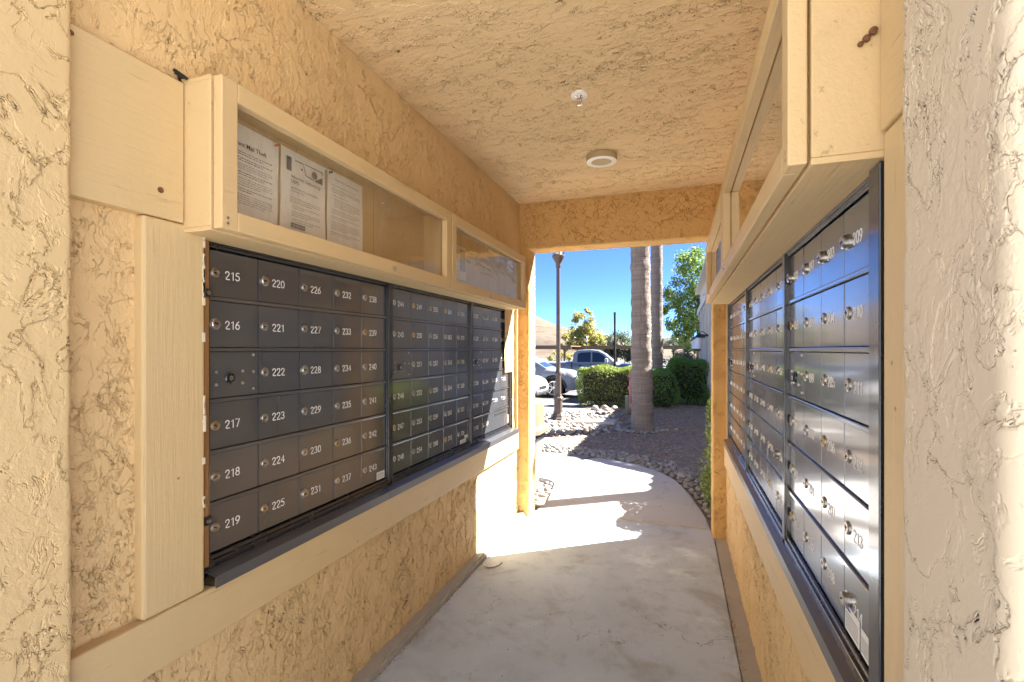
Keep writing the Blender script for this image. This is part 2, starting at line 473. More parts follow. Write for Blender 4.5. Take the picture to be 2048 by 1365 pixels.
class MB:
    def __init__(s): s.v = []; s.f = []; s.mi = []
    def add(s, vs, fs, mi=0):
        b = len(s.v)
        s.v += [tuple(v) for v in vs]
        s.f += [tuple(i + b for i in f) for f in fs]
        s.mi += [mi] * len(fs)
        return s
    def box(s, a, b, mi=0):
        x0, y0, z0 = a; x1, y1, z1 = b
        return s.add([(x0, y0, z0), (x1, y0, z0), (x1, y1, z0), (x0, y1, z0), (x0, y0, z1), (x1, y0, z1), (x1, y1, z1), (x0, y1, z1)],
                     [(0, 3, 2, 1), (4, 5, 6, 7), (0, 1, 5, 4), (1, 2, 6, 5), (2, 3, 7, 6), (3, 0, 4, 7)], mi)
    def bbox(s, a, b, r=0.003, mi=0):
        """box with chamfered edges"""
        bm = bmesh.new()
        bmesh.ops.create_cube(bm, size=1.0)
        for v in bm.verts:
            v.co = Vector([(a[i] + b[i]) / 2 + v.co[i] * (b[i] - a[i]) for i in range(3)])
        r = min(r, 0.45 * min(abs(b[i] - a[i]) for i in range(3)))
        bmesh.ops.bevel(bm, geom=list(bm.edges), offset=r, segments=2, affect='EDGES', profile=0.5)
        bm.verts.index_update()
        s.add([v.co[:] for v in bm.verts], [[v.index for v in f.verts] for f in bm.faces], mi)
        bm.free()
        return s
    def prism(s, poly, z0, z1, mi=0):
        n = len(poly)
        vs = [(x, y, z0) for x, y in poly] + [(x, y, z1) for x, y in poly]
        fs = [tuple(range(n - 1, -1, -1)), tuple(range(n, 2 * n))] + [(i, (i + 1) % n, (i + 1) % n + n, i + n) for i in range(n)]
        return s.add(vs, fs, mi)
    def extrude(s, prof, axis, a, b, mi=0):
        """profile of 2-D points swept straight along one axis (0,1,2) from a to b"""
        n = len(prof)
        o = [i for i in range(3) if i != axis]
        def pt(p, t):
            q = [0, 0, 0]; q[axis] = t; q[o[0]] = p[0]; q[o[1]] = p[1]; return q
        vs = [pt(p, a) for p in prof] + [pt(p, b) for p in prof]
        fs = [tuple(range(n - 1, -1, -1)), tuple(range(n, 2 * n))] + [(i, (i + 1) % n, (i + 1) % n + n, i + n) for i in range(n)]
        return s.add(vs, fs, mi)
    def lathe(s, prof, seg=20, mat=None, mi=0, cap=True):
        """profile (radius, height) round local z, mat places it"""
        vs, fs = [], []
        for r, z in prof:
            for k in range(seg):
                a = 2 * math.pi * k / seg
                vs.append(Vector((r * math.cos(a), r * math.sin(a), z)))
        for i in range(len(prof) - 1):
            for k in range(seg):
                k2 = (k + 1) % seg
                fs.append((i * seg + k, i * seg + k2, (i + 1) * seg + k2, (i + 1) * seg + k))
        if cap:
            fs.append(tuple(range(seg - 1, -1, -1)))
            fs.append(tuple((len(prof) - 1) * seg + k for k in range(seg)))
        if mat is not None: vs = [mat @ v for v in vs]
        return s.add(vs, fs, mi)
    def tube(s, pts, rad, seg=8, mi=0):
        pts = [Vector(p) for p in pts]
        rad = rad if isinstance(rad, (list, tuple)) else [rad] * len(pts)
        vs, fs = [], []
        up = Vector((0.13, 0.21, 0.97))
        for i, p in enumerate(pts):
            d = (pts[min(i + 1, len(pts) - 1)] - pts[max(i - 1, 0)]).normalized()
            u = d.cross(up)
            if u.length < 0.05: u = d.cross(Vector((1, 0, 0)))
            u.normalize(); w = d.cross(u)
            for k in range(seg):
                a = 2 * math.pi * k / seg
                vs.append(p + (u * math.cos(a) + w * math.sin(a)) * rad[i])
        for i in range(len(pts) - 1):
            for k in range(seg):
                k2 = (k + 1) % seg
                fs.append((i * seg + k, i * seg + k2, (i + 1) * seg + k2, (i + 1) * seg + k))
        fs.append(tuple(range(seg - 1, -1, -1)))
        fs.append(tuple((len(pts) - 1) * seg + k for k in range(seg)))
        return s.add(vs, fs, mi)
    def mesh(s, name, mats, smooth=False):
        me = bpy.data.meshes.new(name)
        me.from_pydata([tuple(v) for v in s.v], [], s.f)
        for m in (mats if isinstance(mats, (list, tuple)) else [mats]): me.materials.append(m)
        me.polygons.foreach_set('material_index', s.mi)
        bm = bmesh.new(); bm.from_mesh(me)
        bmesh.ops.recalc_face_normals(bm, faces=bm.faces)
        bm.to_mesh(me); bm.free()
        if smooth:
            me.polygons.foreach_set('use_smooth', [True] * len(me.polygons))
            try: me.set_sharp_from_angle(angle=R(38))
            except Exception: pass
        return me
    def build(s, name, mats, parent=None, smooth=False, loc=None):
        o = bpy.data.objects.new(name, s.mesh(name, mats, smooth))
        if loc: o.location = loc
        return link(o, parent)

def np_mesh(name, V, F, mat, smooth=False):
    me = bpy.data.meshes.new(name)
    V = np.asarray(V, dtype=np.float32); F = np.asarray(F, dtype=np.int32)
    k = F.shape[1]
    me.vertices.add(len(V)); me.vertices.foreach_set('co', V.ravel())
    me.loops.add(F.size); me.loops.foreach_set('vertex_index', F.ravel())
    me.polygons.add(len(F)); me.polygons.foreach_set('loop_start', np.arange(0, F.size, k, dtype=np.int32))
    me.materials.append(mat)
    if smooth: me.polygons.foreach_set('use_smooth', np.ones(len(F), dtype=bool))
    me.update(calc_edges=True); me.validate()
    return me

def panel(name, o, u, v, res, mat, parent=None):
    """flat dense sheet that the stucco material displaces: corner o, edge vectors u and v, facing u x v"""
    o, u, v = np.array(o, float), np.array(u, float), np.array(v, float)
    nu = max(2, int(np.linalg.norm(u) / res)); nv = max(2, int(np.linalg.norm(v) / res))
    a, b = np.meshgrid(np.linspace(0, 1, nu + 1), np.linspace(0, 1, nv + 1), indexing='ij')
    V = o + a[..., None] * u + b[..., None] * v
    idx = np.arange((nu + 1) * (nv + 1)).reshape(nu + 1, nv + 1)
    F = np.stack([idx[:-1, :-1], idx[1:, :-1], idx[1:, 1:], idx[:-1, 1:]], -1).reshape(-1, 4)
    return link(bpy.data.objects.new(name, np_mesh(name, V.reshape(-1, 3), F, mat, True)), parent)

def sbox(name, lo, hi, res, mat, parent=None, r=0.018, skip=()):
    """box with rounded arrises and dense faces for stucco; skip lists faces left out, e.g. '-x'"""
    lo, hi = np.array(lo, float), np.array(hi, float)
    Vs, Fs, base = [], [], 0
    for ax in range(3):
        for sgn in (-1, 1):
            if ('-' if sgn < 0 else '+') + 'xyz'[ax] in skip: continue
            o1, o2 = [(1, 2), (2, 0), (0, 1)][ax]
            n1 = max(2, int((hi[o1] - lo[o1]) / res)); n2 = max(2, int((hi[o2] - lo[o2]) / res))
            a, b = np.meshgrid(np.linspace(lo[o1], hi[o1], n1 + 1), np.linspace(lo[o2], hi[o2], n2 + 1), indexing='ij')
            P = np.zeros(a.shape + (3,)); P[..., o1] = a; P[..., o2] = b
            P[..., ax] = hi[ax] if sgn > 0 else lo[ax]
            idx = base + np.arange(a.size).reshape(a.shape)
            q = [idx[:-1, :-1], idx[1:, :-1], idx[1:, 1:], idx[:-1, 1:]]
            if sgn < 0: q = q[::-1]
            Fs.append(np.stack(q, -1).reshape(-1, 4)); Vs.append(P.reshape(-1, 3)); base += a.size
    V = np.concatenate(Vs); F = np.concatenate(Fs)
    key = np.round(V * 1e5).astype(np.int64)
    _, first, inv = np.unique(key, axis=0, return_index=True, return_inverse=True)
    V = V[first]; F = inv.reshape(-1)[F]
    inner = np.clip(V, lo + r, hi - r)
    d = V - inner; L = np.linalg.norm(d, axis=1, keepdims=True); L[L == 0] = 1
    V = inner + d / L * r
    return link(bpy.data.objects.new(name, np_mesh(name, V, F, mat, True)), parent)

def leaves(name, pts, size, mat, parent=None, aspect=0.45, normals=None, up=0.0, jitter=1.0):
    """many kite-shaped leaves, one mesh"""
    n = len(pts)
    d = rng.normal(size=(n, 3)); d[:, 2] += up
    if normals is not None: d = d * jitter + normals
    d /= np.linalg.norm(d, axis=1, keepdims=True)
    e = np.cross(d, rng.normal(size=(n, 3))); e /= np.linalg.norm(e, axis=1, keepdims=True) + 1e-9
    f = np.cross(d, e)
    sz = size * rng.uniform(0.6, 1.3, size=(n, 1))
    p = np.asarray(pts)
    V = np.stack([p - d * sz * 0.5, p + e * sz * aspect * 0.5 + f * sz * 0.06, p + d * sz * 0.5, p - e * sz * aspect * 0.5 + f * sz * 0.06], 1).reshape(-1, 3)
    F = np.arange(4 * n).reshape(n, 4)
    return link(bpy.data.objects.new(name, np_mesh(name, V, F, mat)), parent)

def smoothstep(a, b, t):
    k = min(1, max(0, (t - a) / (b - a))); return k * k * (3 - 2 * k)

def gz(y):
    """fall of the ground away from the shelter, metres"""
    return -0.30 * smoothstep(9.5, 18, y) - 0.20 * smoothstep(17, 26, y) - 0.20 * smoothstep(25, 42, y)

# ================================================================== LARGE STRUCTURE
XL, XR, CEIL = -1.25, 0.325, 2.58        # stucco wall faces and ceiling height
Y0, Y1, Y2 = 0.45, 3.83, 4.02             # front of the shelter, inner and outer face of the far wall
OXL, OXR = -1.17, 0.232                   # jambs of the far opening
LINT = 2.20

shelter = tag(empty('mail_shelter', (0, 0, 0)), 'tan textured stucco mail breezeway with painted trim boards and open far doorway', 'building')
def part(mb, name, mat, smooth=False): return mb.build(name, mat, shelter, smooth)

panel('ceiling', (XL - 0.02, Y0, CEIL), (0, Y1 - Y0 + 0.02, 0), (XR - XL + 0.04, 0, 0), 0.0042, M['stucco_ceil'], shelter)
panel('wall', (XL, 0.62, 2.087), (0, Y1 - 0.60, 0), (0, 0, CEIL - 2.087), 0.005, M['stucco_wall'], shelter)           # left, above the trim
panel('wall', (XL - 0.001, 0.62, 2.05), (0, 0.31, 0), (0, 0, 0.04), 0.005, M['stucco_wall'], shelter)
panel('wall', (XL - 0.012, 0.62, 0.0), (0, Y1 - 0.60, 0), (0, 0, 0.62), 0.005, M['stucco_low'], shelter)               # left, under the mailboxes
panel('wall', (XL - 0.010, 0.60, 0.6), (0, 0.30, 0), (0, 0, 1.2), 0.0045, M['stucco_wall'], shelter)                   # left recess beside the post
panel('wall', (XL - 0.012, 3.50, 1.2), (0, 0.24, 0), (0, 0, 0.90), 0.008, M['stucco_wall'], shelter)
panel('wall', (XL - 0.012, 3.68, 0.58), (0, Y1 - 3.66, 0), (0, 0, 1.5), 0.006, M['stucco_wall'], shelter)              # left, between mailboxes and jamb
panel('wall', (XR, 0.62, 0.0), (0, 0, 0.62), (0, Y1 - 0.60, 0), 0.006, M['stucco_low'], shelter)                       # right, low
panel('wall', (XR, 0.62, 2.087), (0, 0, CEIL - 2.087), (0, Y1 - 0.60, 0), 0.008, M['stucco_wall'], shelter)
panel('wall', (XR + 0.01, 3.72, 0.58), (0, 0, 1.5), (0, Y1 - 3.70, 0), 0.006, M['stucco_end'], shelter)
# far wall: jambs and lintel
sbox('jamb', (-1.55, Y1, -0.05), (OXL, Y2, CEIL + 0.05), 0.007, M['stucco_end'], shelter, 0.016, ('-x', '-z', '+z'))
sbox('jamb', (OXR, Y1, -0.05), (0.6, Y2, CEIL + 0.05), 0.007, M['stucco_end'], shelter, 0.012, ('+x', '-z', '+z'))
sbox('lintel', (OXL - 0.03, Y1 - 0.003, LINT), (OXR + 0.03, Y2 + 0.003, CEIL + 0.05), 0.006, M['stucco_end'], shelter, 0.016, ('-x', '+x', '+z'))
# near piers and near lintel
sbox('pier', (-1.40, 0.42, -0.05), (-1.2, 0.664, CEIL + 0.05), 0.004, M['stucco_pier'], shelter, 0.014, ('-x', '-z', '+z'))
sbox('pier', (0.285, 0.565, -0.05), (0.48, 0.805, CEIL + 0.05), 0.004, M['stucco_pier_grey'], shelter, 0.022, ('+x', '-z', '+z'))
# outer walls, the solid rooms behind the mailboxes, and the roof
mb = MB()
mb.box((-2.34, 0.44, -0.05), (-2.26, Y2 - 0.02, CEIL + 0.04)); mb.box((1.36, 0.58, -0.05), (1.44, Y2 - 0.02, CEIL + 0.04))
for (a_, b_) in (((-2.30, 0.43, -0.05), (-1.395, 0.655, CEIL + 0.04)), ((0.475, 0.575, -0.05), (1.40, 0.797, CEIL + 0.04)), ((-2.30, Y1 + 0.008, -0.05), (-1.545, Y2 - 0.008, CEIL + 0.04)), ((0.595, Y1 + 0.008, -0.05), (1.40, Y2 - 0.008, CEIL + 0.04))): mb.box(a_, b_)
part(mb, 'outer_wall', M['cream'])
mb = MB(); mb.box((-2.5, 0.40, CEIL + 0.045), (1.6, Y2 + 0.2, CEIL + 0.16))
part(mb, 'roof_deck', M['creamtrim'])
mb = MB()
ex0, ex1, ey0, ey1 = -2.52, 1.62, 0.38, Y2 + 0.22
zc = CEIL + 0.165
mb.add([(ex0, ey0, zc), (ex1, ey0, zc), (ex1, ey1, zc), (ex0, ey1, zc), (-1.3, (ey0 + ey1) / 2, zc + 0.75), (0.4, (ey0 + ey1) / 2, zc + 0.75)],
       [(0, 1, 5, 4), (1, 2, 5), (2, 3, 4, 5), (3, 0, 4), (3, 2, 1, 0)])
part(mb, 'roof', M['tile'])

# painted trim boards
def board(name, a, b, mat, r=0.004):
    mb = MB(); mb.bbox(a, b, r); return part(mb, name, M[mat])
BX = XL + 0.022
board('header_board', (XL - 0.05, 0.60, 1.707), (BX, 0.924, 2.075), 'board_y')
board('post_board', (XL - 0.055, 0.822, 0.713), (BX - 0.003, 0.985, 1.705), 'board_z', 0.007)
board('sill_board', (XL - 0.06, 0.60, 0.572), (BX, 3.735, 0.712), 'board_y', 0.006)
board('end_board', (XL - 0.05, 3.728, 0.716), (BX - 0.012, 3.752, 1.703), 'board_z')
RX = XR - 0.022
board('header_board', (RX, 0.78, 1.722), (XR + 0.05, 0.924, 2.075), 'board_y')
board('post_board', (RX + 0.003, 0.70, 0.57), (XR + 0.05, 0.921, 1.719), 'board_z', 0.007)
mb = MB(); mb.bbox((RX + 0.004, 0.938, 0.712), (XR + 0.05, 0.984, 1.681), 0.002); mb.bbox((RX + 0.012, 0.9845, 0.712), (XR + 0.05, 0.999, 1.681), 0.002); mb.box((XR + 0.02, 0.9215, 0.712), (XR + 0.05, 0.9378, 1.681))
part(mb, 'edge_trim', M['frame'])
board('sill_board', (RX, 0.923, 0.555), (XR + 0.05, 3.735, 0.705), 'board_y', 0.006)
board('end_board', (RX + 0.014, 3.728, 0.709), (XR + 0.05, 3.752, 1.718), 'board_z')
# bare wood edge beside the first mailbox panel, with flaked primer and two clips
mb = MB(); mb.bbox((XL - 0.065, 0.988, 0.735), (XL - 0.012, 1.004, 1.703), 0.002); part(mb, 'bare_wood_strip', M['rawwood'])
mb = MB(); mb.bbox((XL - 0.07, 1.0045, 0.76), (XL - 0.006, 1.02, 1.703), 0.005); part(mb, 'bare_wood_strip', M['rawwood'])
mb = MB()
for k in range(34):
    z = random.choice([random.uniform(1.50, 1.68), random.uniform(1.14, 1.24), random.uniform(0.9, 1.68)])
    h = random.uniform(0.006, 0.03); w = random.uniform(0.002, 0.007)
    yy = 0.9835 - w * 0.5
    mb.bbox((BX - 0.006, yy - w / 2, z), (BX - 0.0018, yy + w / 2 + 0.002, z + h), 0.0008)
mb.bbox((BX - 0.006, 0.9805, 1.15), (BX - 0.0012, 0.9875, 1.195), 0.001)
part(mb, 'paint_flakes', M['chip'])
for z in (1.535, 0.893):
    mb = MB(); mb.bbox((XL - 0.014, 1.001, z - 0.012), (XL - 0.001, 1.024, z + 0.012), 0.002)
    c = part(mb, 'clip', M['clip'])
    mb = MB(); mb.lathe([(0.006, 0), (0.006, 0.003), (0.003, 0.004)], 12, Matrix.Translation((XL - 0.001, 1.011, z)) @ Matrix.Rotation(R(90), 4, 'Y'))
    mb.build('screw', M['screw'], c, True)
# sloped metal sill flashing: two lengths on the left, one on the right
def flashing(x_in, x_out, y0, y1, zt, zb):
    mb = MB()
    t = 0.003
    prof = [(x_in, zt), (x_in + (x_out - x_in) * 0.55, zt - 0.004), (x_out, zt - 0.012), (x_out, zb), (x_out - math.copysign(t, x_out - x_in), zb),
            (x_out - math.copysign(t, x_out - x_in), zt - 0.014), (x_in, zt - 0.006)]
    mb.extrude(prof, 1, y0, y1)
    return part(mb, 'sill_flashing', M['sill'])
flashing(XL - 0.05, BX + 0.006, 1.012, 1.868, 0.753, 0.708)
flashing(XL - 0.05, BX + 0.006, 1.871, 3.722, 0.753, 0.708)
flashing(XR + 0.03, RX - 0.005, 0.935, 3.722, 0.753, 0.708)
# cut end of the flashing, bare metal lip
mb = MB(); mb.box((XL - 0.045, 1.0085, 0.7125), (BX + 0.0065, 1.0115, 0.7155)); mb.box((BX + 0.004, 1.0085, 0.716), (BX + 0.0065, 1.0115, 0.740))
part(mb, 'flashing_lip', M['screw'])

# small marks on the boards: screw hole, nests and cobwebs
mb = MB(); mb.lathe([(0.0075, 0), (0.0075, 0.002), (0.005, 0.0012)], 12, Matrix.Translation((BX - 0.0005, 0.862, 1.775)) @ Matrix.Rotation(R(90), 4, 'Y'))
part(mb, 'screw_hole', M['wasp'])
mb = MB(); mb.lathe([(0.006, 0), (0.006, 0.002), (0.004, 0.003)], 12, Matrix.Translation((BX - 0.0005, 0.672, 2.052)) @ Matrix.Rotation(R(90), 4, 'Y'))
part(mb, 'screw_head', M['wasp'])
mb = MB()
for k in range(5):
    mb.tube([(XL + 0.005 + k * 0.004, 0.925 - k * 0.004, 2.083 + 0.003 * k), (XL + 0.02 + k * 0.003, 0.912 - k * 0.006, 2.085 + 0.004 * (k % 3)), (XL + 0.035, 0.914 + 0.002 * k, 2.083)], 0.0042, 6)
part(mb, 'rag_wad', M['black'])

# floor
def slab(name, poly, z0, z1, mat, label=None, kind='structure', bevel=0.006):
    bm = bmesh.new()
    vs = [bm.verts.new((x, y, z0)) for x, y in poly]
    f = bm.faces.new(vs)
    r = bmesh.ops.extrude_face_region(bm, geom=[f])
    top = [e for e in r['geom'] if isinstance(e, bmesh.types.BMVert)]
    for v in top: v.co.z = z1
    bmesh.ops.recalc_face_normals(bm, faces=bm.faces)
    tops = set(top)
    eds = [e for e in bm.edges if e.verts[0] in tops and e.verts[1] in tops]
    bmesh.ops.bevel(bm, geom=eds, offset=bevel, segments=2, affect='EDGES')
    bmesh.ops.triangulate(bm, faces=[f for f in bm.faces if len(f.verts) > 4])
    me = bpy.data.meshes.new(name); bm.to_mesh(me); bm.free()
    me.materials.append(mat)
    o = link(bpy.data.objects.new(name, me)); o['kind'] = kind
    if label: o['label'] = label
    return o
slab('floor', [(-1.205, 0.0), (0.255, 0.0), (0.243, 3.99), (-1.205, 3.99)], -0.12, 0.0, M['slab'])
slab('floor_strip', [(0.259, 0.0), (0.36, 0.0), (0.34, 3.99), (0.247, 3.99)], -0.12, 0.002, M['curb'])
slab('curb', [(-1.30, 0.0), (-1.209, 0.0), (-1.201, 1.4), (-1.206, 2.95), (-1.199, 3.99), (-1.30, 3.99)], -0.12, 0.032, M['curb'], bevel=0.012)
slab('forecourt', [(-18, -32), (18, -32), (18, -0.012), (-18, -0.012)], -0.12, -0.004, M['forecourt'])
# dirt gathered along the curb
V = []
for k in range(900):
    y = random.uniform(0.3, 3.9); t = abs(random.gauss(0, 0.010))
    dens = 0.35 + 0.65 * abs(math.sin(y * 2.1 + 0.4))
    if random.random() < dens: V.append((-1.203 + t, y, 0.002))
for k in range(500):
    y = random.uniform(0.9, 3.2); t = random.gauss(0, 0.006)
    V.append((0.257 + t + max(0, 1.7 - y) * random.random() * 0.05, y, 0.003))
for k in range(260):
    V.append((random.uniform(-1.15, 0.22), random.uniform(0.9, 5.5) if random.random() < 0.7 else random.uniform(3.5, 4.4), 0.006))
dirt = leaves('dirt_crumbs', np.array(V), 0.009, M['chipwood'], None, 0.7)
tag(dirt, 'dark crumbs of dirt along the foot of the walls', kind='stuff')

# ground sheet to the horizon
xs = np.concatenate([np.linspace(-900, -60, 12), np.linspace(-50, 50, 30), np.linspace(60, 900, 12)])
ys = np.concatenate([np.linspace(-300, -20, 8), np.linspace(-10, 60, 60), np.linspace(70, 1500, 14)])
a, b = np.meshgrid(xs, ys, indexing='ij')
z = np.vectorize(gz)(b) - 0.10 - 0.0 * a
V = np.stack([a, b, z], -1).reshape(-1, 3)
idx = np.arange(a.size).reshape(a.shape)
F = np.stack([idx[:-1, :-1], idx[1:, :-1], idx[1:, 1:], idx[:-1, 1:]], -1).reshape(-1, 4)
g = link(bpy.data.objects.new('ground', np_mesh('ground', V, F, M['asphalt'], True))); g['kind'] = 'structure'

def draped(name, x0, x1, y0, y1, dz, mat, fx=None, nx=24, ny=40):
    """sheet that follows the ground's fall"""
    a, b = np.meshgrid(np.linspace(0, 1, nx), np.linspace(y0, y1, ny), indexing='ij')
    lo = np.vectorize(fx)(b) if fx else x0
    X = lo + (x1 - lo) * a
    V = np.stack([X, b, np.vectorize(gz)(b) + dz], -1).reshape(-1, 3)
    idx = np.arange(a.size).reshape(a.shape)
    F = np.stack([idx[:-1, :-1], idx[1:, :-1], idx[1:, 1:], idx[:-1, 1:]], -1).reshape(-1, 4)
    o = link(bpy.data.objects.new(name, np_mesh(name, V, F, mat, True))); o['kind'] = 'structure'
    return o
def bed_left(y):
    if y < 10.3: return -3.6
    return -3.6 + 1.75 * smoothstep(10.3, 11.2, y) - 0.9 * smoothstep(11.4, 13.4, y)
bed = draped('planting_bed', 0, 6.0, 4.05, 18.0, -0.035, M['soil'], bed_left, 30, 60)
draped('sidewalk', -30, -1.6, 9.6, 14.3, -0.05, M['walk_old'], None, 8, 24)

walk = slab('walkway', [(0.23, 4.0), (0.205, 4.3), (0.17, 4.51), (0.10, 4.9), (0.01, 5.27), (-0.07, 5.47), (-0.16, 5.63), (-0.26, 5.76), (-0.38, 5.87), (-0.49, 5.98), (-0.62, 6.06),
                 (-0.78, 6.14), (-0.96, 6.19), (-1.05, 6.13), (-1.52, 5.36), (-1.54, 5.02), (-1.42, 5.02), (-1.30, 4.97), (-1.225, 4.87), (-1.20, 4.75), (-1.13, 4.25), (-1.165, 4.0)], -0.12, 0.004, M['walk'], bevel=0.012)
slab('walkway', [(-1.065, 6.17), (-1.10, 6.31), (-1.40, 6.32), (-1.73, 6.30), (-7, 6.2), (-7, 5.02), (-1.56, 5.02), (-1.535, 5.37)], -0.12, 0.0, M['walk_old'], bevel=0.010)
slab('paving_stone', [(-1.95, 9.05), (-1.15, 9.25), (-1.12, 9.62), (-1.9, 9.42)], -0.05, 0.02, M['walk'], bevel=0.01)
# concrete rim of the small pebble bed
rim = [(-1.30, 5.02), (-1.42, 5.02), (-1.30, 4.97), (-1.225, 4.87), (-1.20, 4.75), (-1.13, 4.25), (-1.165, 4.0)]

# parking bay markings
def marking(name, mat, x0, x1, y0, y1):
    mb = MB()
    n = 10
    for i in range(n):
        a, b = y0 + (y1 - y0) * i / n, y0 + (y1 - y0) * (i + 1) / n
        mb.add([(x0, a, gz(a) - 0.046 if a < 14.3 else gz(a) - 0.094), (x1, a, gz(a) - 0.046 if a < 14.3 else gz(a) - 0.094), (x1, b, gz(b) - 0.046 if b <= 14.3 else gz(b) - 0.094), (x0, b, gz(b) - 0.046 if b <= 14.3 else gz(b) - 0.094)], [(0, 1, 2, 3)])
    o = mb.build(name, mat); o['kind'] = 'structure'; return o
marking('bay_marking', M['blueline'], -12, -2.9, 13.0, 13.5)
marking('bay_marking', M['blueline'], -8, -7.85, 14.4, 19.5)
marking('bay_marking', M['whiteline'], -3.0, -2.88, 14.4, 19.5)

# hills
def hill_z(x, y):
    r = 60.0 * math.exp(-((x + 230) / 125.0) ** 2) * smoothstep(120, 330, y) * (1 - 0.3 * smoothstep(330, 560, y))
    r2 = 14.0 * math.exp(-((x - 260) / 190.0) ** 2) * smoothstep(160, 380, y)
    w = 1.4 * math.sin(x * 0.043 + y * 0.02) + 0.9 * math.sin(x * 0.11 + 1.3) + 0.6 * math.sin(y * 0.09 + x * 0.06)
    return -1.2 + r + r2 + (w + 5.0) * smoothstep(100, 260, y)
a, b = np.meshgrid(np.linspace(-520, 520, 105), np.linspace(75, 620, 60), indexing='ij')
V = np.stack([a, b, np.vectorize(hill_z)(a, b)], -1).reshape(-1, 3)
idx = np.arange(a.size).reshape(a.shape)
F = np.stack([idx[:-1, :-1], idx[1:, :-1], idx[1:, 1:], idx[:-1, 1:]], -1).reshape(-1, 4)
h = link(bpy.data.objects.new('hill', np_mesh('hill', V, F, M['hill'], True))); h['kind'] = 'structure'
#@@PART2
# ------------------------------------------------------------------ neighbouring buildings
def tile_sheet(mb, p0, along, up, n_rows, pitch=0.24, lift=0.035, roll=0.06):
    """barrel-tile roof slope: rows of half-round tiles, stepped up the slope. p0 = corner at the eave"""
    p0, along, up = Vector(p0), Vector(along), Vector(up)
    L = along.length; ad = along.normalized(); ud = up.normalized(); nrm = ad.cross(ud).normalized()
    if nrm.z < 0: nrm = -nrm
    n = int(L / pitch); rl = up.length / n_rows
    for r in range(n_rows):
        for i in range(n):
            vs = []
            for e in (0, 1):
                for k in range(5):
                    t = k / 4
                    off = ad * ((i + t) * L / n)
                    hh = roll * math.sin(math.pi * t) + (lift if e == 0 else 0.0) + 0.004 * ((i * 7 + r * 3) % 5)
                    vs.append(p0 + off + ud * (rl * (r + e * 1.06)) + nrm * hh)
            mb.add(vs, [(k, k + 1, k + 6, k + 5) for k in range(4)])
    return mb

def wing(name, label, x_wall, x_eave, y0, y1, h, depth, rise, rows, windows=(), chimney=None, slope_len=None):
    root = tag(empty(name, (x_wall, y0, gz(y0))), label, 'building', 'neighbouring residential wings')
    inv = Matrix.Translation((-x_wall, -y0, -gz(y0)))
    def bp(mb, nm, mat, parent=root, smooth=False):
        m2 = MB(); m2.f = mb.f; m2.mi = mb.mi; m2.v = [tuple(inv @ Vector(v)) for v in mb.v]
        return m2.build(nm, mat, parent, smooth)
    mb = MB(); mb.box((x_wall, y0, gz(y1) - 0.3), (x_wall + depth, y1, h)); wall = bp(mb, 'wall', M['cream'])
    mb = MB(); mb.box((x_eave, y0 - 0.25, h + 0.005), (x_wall + depth + 0.3, y1 + 0.25, h + 0.12)); bp(mb, 'fascia', M['creamtrim'])
    mb = MB()
    sl = (x_wall - x_eave) + depth * 0.5
    tile_sheet(mb, (x_eave + 0.10, y1 + 0.20, h + 0.125), (0, -(y1 - y0 + 0.40), 0), (sl - 0.15, 0, rise), rows)
    mb.add([(x_eave + sl - 0.05, y0 - 0.28, h + 0.13 + rise), (x_eave + sl - 0.05, y1 + 0.28, h + 0.13 + rise), (x_eave + 2 * sl, y1 + 0.28, h + 0.13), (x_eave + 2 * sl, y0 - 0.28, h + 0.13)], [(0, 1, 2, 3)])
    rf = bp(mb, 'roof', M['tile'])
    mb = MB()
    for yy in (y0 + 0.01, y1 - 0.01):
        mb.add([(x_wall, yy, h + 0.12), (x_wall + depth, yy, h + 0.12), (x_wall + depth / 2, yy, h + rise)], [(0, 1, 2)])
    bp(mb, 'gable', M['cream'])
    for (ya, za, w, hh) in windows:
        mb = MB(); mb.box((x_wall - 0.03, ya, za), (x_wall - 0.002, ya + w, za + hh)); wf = bp(mb, 'window_frame', M['creamtrim'])
        mb = MB(); mb.box((x_wall - 0.034, ya + 0.08, za + 0.08), (x_wall - 0.031, ya + w - 0.08, za + hh - 0.08)); bp(mb, 'pane', M['carglass'], wf)
    if chimney:
        cx, cyy, cw, ct = chimney
        mb = MB(); mb.box((cx, cyy, h + 0.1), (cx + cw, cyy + cw, ct)); mb.box((cx - 0.04, cyy - 0.04, ct + 0.001), (cx + cw + 0.04, cyy + cw + 0.04, ct + 0.1))
        bp(mb, 'chimney', M['cream'], rf)
    return root, bp
wing('residence_wing', 'low cream stucco wing with a slim chimney, nearest the walkway', 3.45, 2.92, 4.6, 7.85, 3.5, 5.0, 1.5, 9,
     [(5.4, 0.9, 1.2, 1.2)], chimney=(3.25, 7.24, 0.165, 5.5))
wing('residence_wing', 'low cream tile-roofed wing behind the near doorway jamb', 2.35, 1.82, 8.65, 17.0, 3.5, 6.0, 1.8, 10,
     [(9.8, 0.9, 1.4, 1.2), (13.2, 0.9, 1.4, 1.2)])
rootC, bpC = wing('residence_wing', 'tall cream wing with tile eave and lanterns just beyond the dark hedge', 1.28, 0.98, 18.2, 33.0, 4.9, 7.0, 2.2, 10,
     [(20.0, 0.8, 1.2, 1.3), (24.0, 0.8, 1.2, 1.3), (28.0, 0.8, 1.2, 1.3), (22.0, 3.2, 1.2, 1.2), (27.0, 3.2, 1.2, 1.2)])
